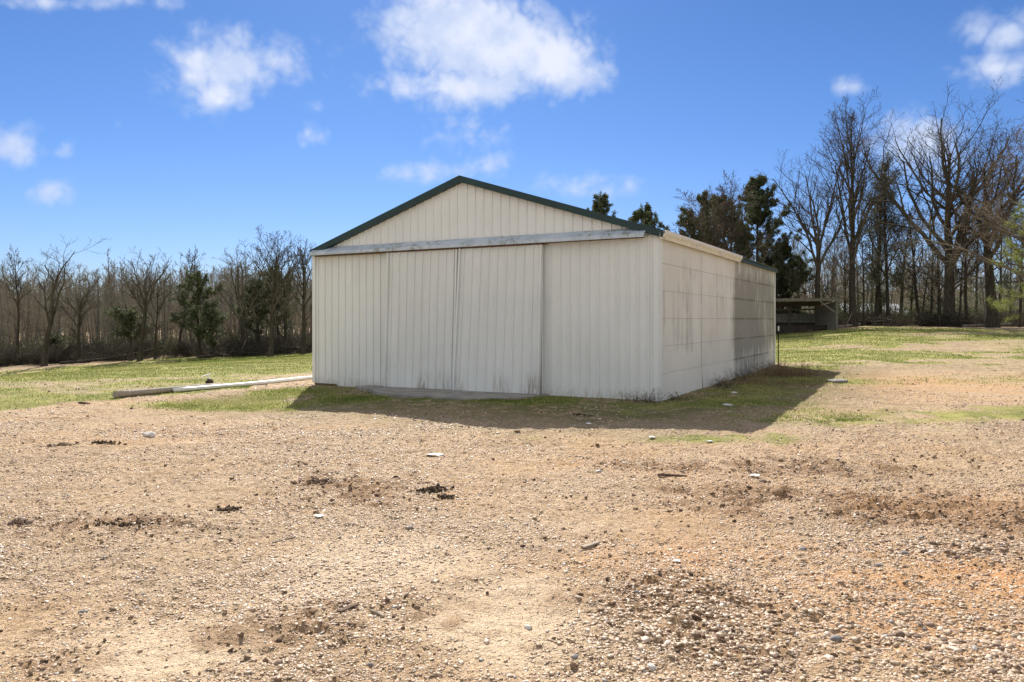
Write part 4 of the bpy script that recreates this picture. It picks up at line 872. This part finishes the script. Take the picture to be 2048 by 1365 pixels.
# distant hills
m_hill = simple('wooded_hillside', (.075, .062, .05), (.15, .125, .10), .12, 1, 0, (1, 1, 3), .8, .1, 2.0)
ang = np.linspace(-R(75), R(75), 500); hv = []
prof_r = [230, 260, 300, 360, 460]; prof_h = [-3, .45, .85, 1.0, .4]
for rr_, hh in zip(prof_r, prof_h):
    top = 7.5 + 6 * sstep(ang, R(5), R(24)) + 4 * (fbm(ang * 7, ang * 0, 3, 3) - .5) + 1.8 * (fbm(ang * 120, ang * 0 + rr_, 7, 3) - .5)
    hv.append(np.stack([np.sin(ang) * rr_, np.cos(ang) * rr_, top * hh if hh > 0 else np.full_like(ang, -4.)], 1))
hv = np.concatenate(hv); na = len(ang); I = np.arange(na * 5).reshape(5, na); q = np.stack([I[:-1, :-1], I[:-1, 1:], I[1:, 1:], I[1:, :-1]], -1).reshape(-1, 4)
tag(mesh_np('hills', hv, [q], m_hill, None, True), 'low brown wooded hills on the horizon', 'hills', kind='structure')

# ------------------------------------------------------------------ open shed
m_wood = simple('weathered_grey_boards', (.085, .078, .06), (.20, .185, .145), 4, .9, 0, (1, 1, 8), .4)
m_wood_lt = simple('pale_weathered_boards', (.13, .13, .11), (.24, .23, .20), 4, .9, 0, (6, 6, 1), .4)
m_tin = simple('rusted_tin_roof', (.09, .075, .06), (.19, .165, .14), 2, .7, .1, (1, 1, 1), .2)
sx, sy, sz_ = at(1600, 55.0); sx = (1672 - 1024) / 1568 * 55; sz_ = H - (669 - 640) / 1568 * 55
shed = empty('open_shed', (sx, sy, sz_), R(3), label='low open fronted timber shed beyond the barn\'s back corner', cat='shed')
SW, SD_, SHt = 6.4, 3.0, 2.15
f = MB(); f.box(-SW - .2, .15, -.35, SD_ + .2, 0, .03)
ro = MB(); vs = [(-SW - .3, -.45, SHt + .28), (.12, -.45, SHt + .34), (.12, SD_ + .2, SHt - .12), (-SW - .3, SD_ + .2, SHt - .18)]
ro.add(vs + [(a, b2, c2 + .05) for a, b2, c2 in vs], [(3, 2, 1, 0), (4, 5, 6, 7), (0, 1, 5, 4), (1, 2, 6, 5), (2, 3, 7, 6), (3, 0, 4, 7)]); ro.build('roof', m_tin, shed)
f = MB(); f.bar((-SW - .3, -.42, SHt + .20), (.1, -.42, SHt + .26), .04, .17); f.build('fascia', m_wood, shed)
for px_ in (-SW, -.1):
    f = MB(); f.bar((px_, -.3, -.2), (px_ - .02, -.3, SHt + .22), .16, .16); f.build('post', m_wood, shed)
for px_ in (-SW, -SW * .66, -SW * .33, -.1):
    f = MB(); f.bar((px_, SD_, -.2), (px_, SD_, SHt - .16), .14, .14); f.build('post', m_wood, shed)
f = MB(); f.bar((-.1, -.3, 1.45), (-1.3, -.3, SHt + .16), .08, .10); f.build('brace', m_wood, shed)
f = MB(); f.bar((-2.3, SD_ - .1, 1.3), (-2.0, SD_ - .1, SHt - .2), .06, .08); f.bar((-1.9, SD_ - .1, 1.3), (-2.2, SD_ - .1, SHt - .2), .06, .08); f.build('brace', m_wood, shed)
f = MB()
for k in range(3): f.box(-SW, -.1, SD_ - .06, SD_ - .03, .82 + k * .22, .82 + k * .22 + .205)
f.build('back_boards', m_wood_lt, shed)
f = MB()
for k in range(3): f.box(-SW, -.1, SD_ - .055, SD_ - .03, -.05 + k * .28, -.05 + k * .28 + .27)
f.build('kick_boards', m_dark, shed)  # dark boards put in to darken the shed's interior
f = MB()
for k in range(3): f.box(-SW, -.14, 1.1, 1.13, .05 + k * .2, .05 + k * .2 + .18)
f.build('manger', m_dark, shed)  # dark as well, so the inside of the shed reads darker
f = MB()
for k in range(12): f.box(-.12, -.08, -.28 + k * .27, -.28 + k * .27 + .255, 0, SHt + .15 - k * .03)
f.build('side_wall', m_wood_lt, shed)
f = MB(); f.bar((-SW, SD_ - .05, 1.75), (-.1, SD_ - .05, 1.78), .05, .12); f.build('rail', m_wood, shed)

# house in the wood
hx, hy, hz_ = at(1755, 90); m_hw = simple('tan_house_siding', (.25, .19, .14), (.33, .26, .2), 2, .9); m_hr = simple('bright_tin_roof', (.62, .62, .62), (.75, .75, .75), 1, .4, .2)
hz_ = H - .2
hs_ = empty('house', (hx, hy, hz_ - 1.2), R(8), label='low house with a bright tin roof glimpsed through the right hand trees', cat='house')
f = MB(); f.box(-3.6, 3.6, 0, 5, -.5, 2.3); f.build('wall', m_hw, hs_)
f = MB(); f.add([(-4, -.5, 2.15), (4, -.5, 2.15), (4, 2.5, 3.3), (-4, 2.5, 3.3), (4, 5.5, 2.15), (-4, 5.5, 2.15), (-4, -.5, 2.0), (4, -.5, 2.0)], [(0, 1, 2, 3), (3, 2, 4, 5), (6, 7, 1, 0)]); f.build('roof', m_hr, hs_)
f = MB(); f.box(-.5, .4, -.04, -.003, 0, 2); f.build('door', m_wood, hs_)
f = MB(); f.box(-2.8, -1.7, -.04, -.003, .9, 1.8); f.build('window', m_dark, hs_)
f = MB(); f.box(1.6, 2.7, -.04, -.003, .9, 1.8); f.build('window', m_dark, hs_)

# ------------------------------------------------------------------ small things
m_iron = simple('rusty_dark_steel', (.035, .028, .024), (.08, .055, .04), 12, .8, .2)
m_wht = simple('white_paint', (.7, .7, .68), (.8, .8, .78), 5, .5)
x, y, z = at(1556.5, 26.2); z = float(gfast(x, y))
tp = empty('fence_post', (x, y, z), .5, label='thin dark steel fence post with white tip behind the barn corner', cat='post')
f = MB(); f.box(-.02, .02, -.003, .003, -.2, 1.18); f.box(-.003, .003, -.022, -.0035, -.2, 1.18)
for k in range(10): f.box(-.008, .008, .0035, .014, .15 + k * .1, .17 + k * .1)
f.build('shaft', m_iron, tp)
f = MB(); f.box(-.024, .024, -.027, .008, 1.182, 1.34); bevel(f.build('cap', m_wht, tp), .006)

# long pole on the ground left of the barn
m_pole = simple('grey_utility_pole', (.26, .22, .17), (.42, .37, .30), 3, .9, 0, (8, 8, .6), .5)
m_pvc = simple('white_plastic_pipe', (.70, .68, .63), (.82, .80, .76), 2, .35, 0, (1, 1, 1), .05)
a = Vector(gpt(229, 797)); b_ = Vector(gpt(440, 777)); n_ = 9
f = MB(); pts = []; rd = []
for i in range(n_):
    t = i / (n_ - 1); q_ = a.lerp(b_, t); pts.append((q_.x, q_.y, float(gfast(q_.x, q_.y)) * .3 + (a.z * (1 - t) + b_.z * t) * .7 + .07)); rd.append(.074 - .014 * t)
f.tube(pts, rd, 12); po = f.build('wooden_pole', m_pole, None, False)
po.data.polygons.foreach_set('use_smooth', [len(p_.vertices) == 4 for p_ in po.data.polygons])
tag(po, 'round weathered pole lying along the gravel edge, butt towards the yard', 'pole')
f = MB(); pts = []
b0 = Vector(gpt(350, 786)); b1 = Vector(gpt(626, 759)); d0 = (b1 - b0)
for i in range(14):
    t = i / 13; q_ = b0 + d0 * t; pts.append((q_.x + .02, q_.y - .11 + .02 * math.sin(t * 7), b0.z * (1 - t) + b1.z * t + .06 - .02 * math.sin(t * 3.1)))
f.tube(pts, .05, 10); pv = f.build('plastic_pipe', m_pvc, None, True); tag(pv, 'long white plastic pipe lying from the pole towards the barn corner', 'pipe')
# pipe valve resting on the pipe
x, y, z = gpt(420, 774); z += .12
vv = empty('pipe_valve', (x, y - .1, z), .6, label='dark round valve with white lever lying on the white pipe', cat='valve')
f = MB(); f.tube([(-.02, 0, 0), (.08, 0, .0)], [.085, .085], 14); f.tube([(.08, 0, 0), (.11, 0, 0)], .05, 12); f.tube([(-.06, 0, 0), (-.02, 0, 0)], .05, 12); bevel(f.build('body', m_iron, vv), .005)
f = MB(); f.tube([(0.02, 0, .08), (-.02, .02, .17)], .018, 8); f.bar((-.16, .02, .14), (.06, .03, .21), .06, .02); f.build('lever', m_wht, vv)

def lump(px, py, s, flat, seed, mat_, name, label, cat_, n=None, group=None, sub=2, rough=.25):
    x, y, z = gpt(px, py); g = np.random.default_rng(seed)
    import bmesh
    bm = bmesh.new(); bmesh.ops.create_icosphere(bm, subdivisions=sub + 1, radius=1)
    off = g.normal(size=(6, 3)); am = g.uniform(.4, 1, 6)
    for v in bm.verts:
        p_ = np.array(v.co); d = 1 + rough * sum(am[k] * math.sin(float(p_ @ off[k]) * 3 + k) for k in range(6)) / 3 + g.normal(0, rough * .12)
        v.co = Vector(p_ * d * [s * 1.2, s * .8, s * flat])
    me = bpy.data.meshes.new(name); bm.to_mesh(me); bm.free(); me.materials.append(mat_)
    for p_ in me.polygons: p_.use_smooth = True
    o = bpy.data.objects.new(name, me); C.objects.link(o); o.location = (x, y, z + s * flat * .35); o.rotation_euler = (0, 0, g.uniform(0, 6)); tag(o, label, cat_, group); return o
m_clodb = simple('dark_damp_earth', (.055, .042, .03), (.15, .11, .07), 14, 1, 0, (1, 1, 1), 1.0, .1, .03)
m_rockp = simple('pale_stone', (.46, .42, .36), (.66, .62, .56), 9, .8, 0, (1, 1, 1), .5)
m_rockb = simple('brown_stone', (.14, .09, .06), (.28, .20, .14), 9, .8, 0, (1, 1, 1), .5)
m_rockt = simple('tan_stone', (.36, .27, .18), (.50, .39, .27), 9, .8, 0, (1, 1, 1), .5)
m_rockg = simple('grey_stone', (.16, .15, .14), (.28, .26, .24), 9, .8, 0, (1, 1, 1), .5)
def clodpile(px, py, n, s, wx, wy, seed, name, label, cat_, mat_=None):
    x, y, z = gpt(px, py); g = np.random.default_rng(seed); ox, oy = g.normal(0, wx, n), g.normal(0, wy, n)
    P, Fc = stones(x + ox, y + oy, s * g.uniform(.5, 1.4, n), g.uniform(.6, 1.1, n), g, .2, .3)
    P[:, 2] += np.repeat(np.maximum(0, .9 * s * (1 - np.hypot(ox / wx / 1.5, oy / wy / 1.5))), 12)
    o = mesh_np(name, P - [x, y, z], [Fc], mat_ or m_clodb); o.location = (x, y, z); tag(o, label, cat_); return o
clodpile(868, 984, 90, .016, .08, .05, 1, 'dirt_clump', 'dark crumbly dirt clump in the mid yard below the doors', 'dirt clump')
clodpile(895, 998, 40, .014, .05, .03, 2, 'dirt_clump', 'smaller dark clump touching the mid yard clump\'s right end', 'dirt clump')
clodpile(457, 1020, 80, .013, .04, .04, 3, 'dirt_clump', 'dark hollow dirt clump in the left half of the yard', 'dirt clump')
clodpile(250, 1056, 80, .009, .12, .04, 4, 'dirt_clump', 'flat dark streak of crumbs left of the hollow clump', 'dirt clump')
clodpile(42, 1050, 22, .018, .04, .02, 5, 'dirt_clump', 'reddish clod near the left border of the yard', 'dirt clump', m_rockb)
clodpile(122, 893, 40, .018, .10, .05, 8, 'dirt_clump', 'low brown clod at the upper left of the gravel', 'dirt clump', m_rockb)
clodpile(215, 889, 30, .016, .10, .03, 9, 'dirt_clump', 'thin dark clod strip right of the upper left clod', 'dirt clump')
clodpile(655, 967, 60, .016, .14, .05, 10, 'dirt_clump', 'reddish crumbs heaped on the tyre tread marks', 'dirt clump', m_rockb)
clodpile(1160, 832, 22, .02, .12, .06, 11, 'dirt_clump', 'dark clods lying in the barn\'s shade before the right wall', 'dirt clump')
lump(299, 875, .085, .55, 21, m_rockp, 'stone', 'large whitish rock at the upper left of the gravel', 'stone')
STN = [(166, 1227, .022, m_rockg, 'grey oval stone at the lower left of the yard'), (472, 1213, .016, m_rockb, 'small brown stone between the grey oval and the sticks'),
       (820, 1062, .019, m_rockg, 'grey stone below the mid yard clump'), (1607, 1102, .024, m_rockg, 'round grey stone in the right middle of the yard'),
       (1483, 1305, .026, m_rockb, 'dark brown stone at the lower right of centre'), (1533, 1345, .024, m_rockb, 'brown pointed stone on the bottom edge'),
       (1303, 1337, .022, m_rockp, 'smooth cream stone on the bottom edge'), (1056, 1262, .020, m_rockp, 'pale stone beside the bright sand patch'),
       (1273, 1188, .016, m_rockg, 'dark stone in the gravel below the flat board'), (1150, 1328, .018, m_rockg, 'dark stone left of the cream stone'),
       (1526, 965, .035, m_rockb, 'brown stone beside the white scrap'), (1394, 1275, .026, m_rockb, 'rounded brown stone left of the dark brown one'),
       (1756, 1138, .024, m_rockg, 'grey stone under the orange clay'), (1810, 1112, .026, m_rockg, 'grey stone in the heap of larger pebbles'),
       (557, 1330, .018, m_rockb, 'dark stone at the bottom left'), (740, 1330, .016, m_rockg, 'small dark stone at the bottom, left of centre'),
       (1672, 1278, .030, m_rockg, 'blue grey stone among the large pebbles'), (1800, 1276, .028, m_rockb, 'brown stone among the large pebbles at lower right')]
for i, (px, py, s, mm, lb) in enumerate(STN): lump(px, py, s, .6, 40 + i, mm, 'stone', lb, 'stone', sub=1)
gr_ = random.Random(9)
for i in range(60):
    px, py = gr_.gauss(1850, 120), gr_.gauss(1285, 32)
    if px > 2044 or py > 1360: continue
    lump(px, py, gr_.uniform(.012, .022), gr_.uniform(.45, .7), 70 + i, [m_rockb, m_rockt, m_rockt, m_rockb][i % 4], 'large_pebble', 'large rounded pebble in the band at the lower right corner', 'pebble', group='large pebbles at the lower right', sub=1)
for i in range(34):
    px, py = gr_.gauss(1925, 60), gr_.gauss(1103, 14)
    if px > 2044: continue
    lump(px, py, gr_.uniform(.014, .025), gr_.uniform(.5, .8), 170 + i, [m_rockb, m_rockt, m_rockb][i % 3], 'large_pebble', 'large rounded pebble in the small heap on the right of the yard', 'pebble', group='large pebbles in the right heap', sub=1)
# scraps and sticks
def scrap(px, py, s, seed, label):
    x, y, z = gpt(px, py); g = np.random.default_rng(seed); n = 9; a = np.sort(g.uniform(0, 6.28, n)); r = s * g.uniform(.5, 1.1, n)
    v = np.stack([np.cos(a) * r * 1.5, np.sin(a) * r, g.uniform(.0, .35, n) * s], 1); v = np.vstack([v, [[0, 0, s * .45]]])
    me = MB(); me.add(v, [(i, (i + 1) % n, n) for i in range(n)]); o = me.build('plastic_scrap', m_wht); o.location = (x, y, z + .008); s_ = o.modifiers.new('t', 'SOLIDIFY'); s_.thickness = .004
    tag(o, label, 'scrap')
for i, (px, py, s, lb) in enumerate([(1508, 956, .055, 'crumpled white scrap in the right middle of the yard'), (1420, 885, .055, 'white scrap just below the barn\'s shadow'), (1304, 878, .045, 'flat whitish scrap on the mossy strip before the shadow'),
        (1355, 1131, .028, 'white scrap beside the brown soil right of the flat board'), (638, 1041, .030, 'small white scrap left of centre in the yard'), (870, 914, .07, 'wide chalky scrap in the centre before the doors'), (1200, 945, .03, 'tiny pale scrap on the gravel right of centre'), (1175, 850, .05, 'pale scrap inside the barn\'s shade')]): scrap(px, py, s, i, lb)
m_stick = simple('bleached_wood', (.26, .21, .15), (.46, .38, .28), 6, .9, 0, (1, 1, 1), .5)
m_stickd = simple('dark_bark_stick', (.07, .045, .03), (.18, .12, .08), 12, .95, 0, (1, 1, 1), .6)
def stick(p1, p2, r, mm, label, flat=False, name='stick'):
    a = Vector(gpt(*p1)); b2 = Vector(gpt(*p2)); c = (a + b2) / 2; f = MB()
    if flat: f.bar(a - c + Vector((0, 0, .012)), b2 - c + Vector((0, 0, .016)), r * 2.6, r * .9)
    else:
        mid_ = (a + b2) / 2 - c + Vector((.004, .006, r)); f.tube([a - c + Vector((0, 0, r)), mid_, b2 - c + Vector((0, 0, r * 1.2))], [r, r * 1.15, r * .7], 7)
    o = f.build(name, mm); o.location = c; bevel(o, .002) if flat else None; tag(o, label, 'stick' if name == 'stick' else 'board'); return o
stick((678, 1235), (714, 1217), .012, m_stickd, 'dark split stick leaning up to the right at lower left', True)
stick((742, 1222), (768, 1240), .009, m_stick, 'bleached stick sloping down right of the dark split stick')
stick((660, 1255), (712, 1258), .007, m_stickd, 'thin dark stick lying level under the split stick')
stick((1165, 1103), (1197, 1094), .014, m_stick, 'short flat pale board lying in the middle yard', True, 'board')
stick((1315, 953), (1375, 954), .012, m_stickd, 'long dark stick on the churned soil right of centre')
stick((545, 1092), (590, 1082), .007, m_stick, 'slim pale twig right of the hollow clump')
stick((157, 808), (180, 809), .018, m_stickd, 'dark stick in the grass left of the pole butt')
# flat block and junk at the shadow's right end
x, y, z = gpt(1677, 765); f = MB(); f.box(-.22, .18, -.16, .18, -.04, .07); o = bevel(f.build('flat_stone', m_rockg), .03, 2); o.location = (x, y, z); o.rotation_euler = (.05, -.04, .2); tag(o, 'flat grey slab lying at the right end of the barn shadow', 'slab')
x, y, z = gpt(1585, 812); lump(1455, 812, .10, .2, 22, m_rockp, 'stone', 'flat mossy stone in the side shade of the barn', 'stone')
lump(1468, 787, .06, .35, 23, m_wht, 'stone', 'small white rock by the side wall of the barn', 'stone')
# weeds
def weed(px, py, n, h, wx, wy, seed, label, mm=None, rad=.0035):
    x, y, z = gpt(px, py); g = np.random.default_rng(seed); O = np.stack([g.normal(0, wx, n), g.normal(0, wy, n), np.full(n, -.02)], 1); O[:, 2] += gfast(O[:, 0] + x, O[:, 1] + y) - z
    lx, ly = barn_local(O[:, 0] + x, O[:, 1] + y); ok = ~((lx > -W - .05) & (lx < .12) & (ly > -.14) & (ly < L + .1)); O = O[ok]; n = len(O)
    D = norm(np.concatenate([g.normal(0, .45, (n, 2)), np.ones((n, 1))], 1)); P, Rr = grow(g, O, D, h * g.uniform(.4, 1.2, n), np.full(n, rad), 4, .12, -.12, .4); a = tubes(P, Rr, 3)
    O2, D2, L2, R2 = kids(g, P, Rr, h * np.full(n, .5), 3, .3, 1, .6, .2, .5, .8, .3); P, Rr = grow(g, O2, D2, L2, np.full(len(O2), rad * .7), 3, .2, -.08, .5); v, f_ = cat([a, tubes(P, Rr, 3)])
    o = mesh_np('weed_clump', v, [f_], mm or m_dry, None, False, {'tone': g.random(len(v)) * .6 + .3}); o.location = (x, y, z); tag(o, label, 'weeds', 'dry weeds round the barn')
weed(1290, 806, 70, .30, .28, .05, 1, 'dark dry tangle at the barn\'s near corner', m_twig)
weed(1440, 775, 120, .35, .18, .45, 2, 'dry weeds leaning on the middle of the side wall', m_twig)
weed(1475, 762, 120, .42, .2, .4, 3, 'taller dark weeds by the vertical seam of the side wall', m_twig)
weed(1560, 752, 420, .48, .45, .45, 4, 'tan clump of dead grass beside the barn\'s back corner')
weed(1605, 752, 220, .32, .5, .4, 5, 'thinner dead grass right of the tan clump')
weed(1520, 770, 200, .28, .4, .5, 6, 'low dead grass in the shade along the side wall')
weed(1345, 800, 80, .20, .2, .2, 7, 'short weeds just round the near corner of the side wall', m_twig)
weed(1620, 772, 120, .22, .4, .25, 8, 'dead grass at the edge of the shadow by the flat slab')
weed(1390, 1290, 0 + 8, .1, .1, .05, 9, 'few thin straws on the gravel at lower right of centre')
# brush pile and fallen logs
def brush(px, py, dist, w_, h_, n, seed, label, mm=None):
    x, y, z = at(px, dist); g = np.random.default_rng(seed); O = np.stack([g.normal(0, w_ * .4, n), g.normal(0, .5, n), g.random(n) * h_ * .7], 1); D = norm(np.stack([g.normal(0, 1, n), g.normal(0, .5, n), g.normal(.1, .35, n)], 1))
    P, Rr = grow(g, O - D * .6, D, g.uniform(.8, 2.2, n), g.uniform(.012, .06, n), 4, .1, -.04, .4); a = tubes(P, Rr, 4); O2, D2, L2, R2 = kids(g, P, Rr, np.full(n, 1.0), 4, .2, 1, .6, .2, .5, .5, .3)
    P, Rr = grow(g, O2, D2, L2, np.maximum(R2, .01), 3, .2, 0, .5); v, f_ = cat([a, tubes(P, Rr, 3)]); v[:, 2] = np.clip(v[:, 2], -.1, h_ * 1.1)
    o = mesh_np('brush_pile', v, [f_], mm or m_bark); o.location = (x, y, z); tag(o, label, 'brush pile')
brush(1885, 640, 56, 2.0, .9, 220, 1, 'dark brush pile at the foot of the biggest oak')
brush(1760, 640, 60, 2.4, .8, 120, 2, 'loose brush heap left of the biggest oak', m_twig)
brush(478, 700, 61, 3.5, .8, 120, 3, 'tangled deadfall left of the tallest left tree')
brush(590, 700, 62, 2.2, .9, 90, 4, 'tangled deadfall between the tallest left tree and the barn', m_twig)
brush(235, 700, 63, 3.5, .7, 90, 5, 'tangled deadfall in the middle left wood', m_twig)
def log(px1, px2, dist, r, label, mm=None, lift=.1, d2=None):
    a = at(px1, dist); b2 = at(px2, d2 or dist + 1); f = MB(); n = 8; c = Vector(((a[0] + b2[0]) / 2, (a[1] + b2[1]) / 2, (a[2] + b2[2]) / 2)); pts = []
    for i in range(n + 1):
        t = i / n; pts.append(Vector((a[0] * (1 - t) + b2[0] * t, a[1] * (1 - t) + b2[1] * t + .15 * math.sin(t * 4), float(gz0(a[0] * (1 - t) + b2[0] * t, a[1] * (1 - t) + b2[1] * t)) + r * .8 + lift * t * t)) - c)
    f.tube(pts, [r * (1 - .4 * i / n) for i in range(n + 1)], 8); f.tube([pts[5], pts[5] + Vector((.3, -.1, .5)), pts[5] + Vector((.5, -.1, 1.0))], [.05, .04, .02], 5); o = f.build('fallen_log', mm or m_bark, None, True); o.location = c; tag(o, label, 'log')
log(395, 470, 60, .14, 'dark fallen log on the grass edge left of the tallest left tree', lift=.2); log(120, 330, 61, .13, 'long fallen trunk along the foot of the middle left wood', lift=.8); log(445, 500, 60.5, .16, 'fallen log with a raised stub nearest the tallest left tree', m_bark_pale, .4)
log(1640, 1720, 58, .12, 'fallen log in the leaf litter right of the open shed', m_bark_pale); log(1925, 2020, 55, .12, 'pale fallen log in the litter under the dark thick tree', m_bark_pale, .2)
# orange drum in the wood
m_or = simple('orange_rusted_drum', (.32, .10, .04), (.48, .18, .08), 5, .7)
x, y, z = at(581, 64); f = MB(); f.tube([(-.45, 0, .28), (-.43, 0, .28), (-.15, 0, .28), (-.13, 0, .28), (.15, 0, .28), (.17, 0, .28), (.43, 0, .28), (.45, 0, .28)], [.27, .28, .28, .295, .295, .28, .28, .27], 16); o = f.build('steel_drum', m_or, None, False); o.location = (x, y, z); o.rotation_euler = (0, 0, .3); tag(o, 'rusty orange drum lying in the wood near the barn\'s left wall', 'drum')
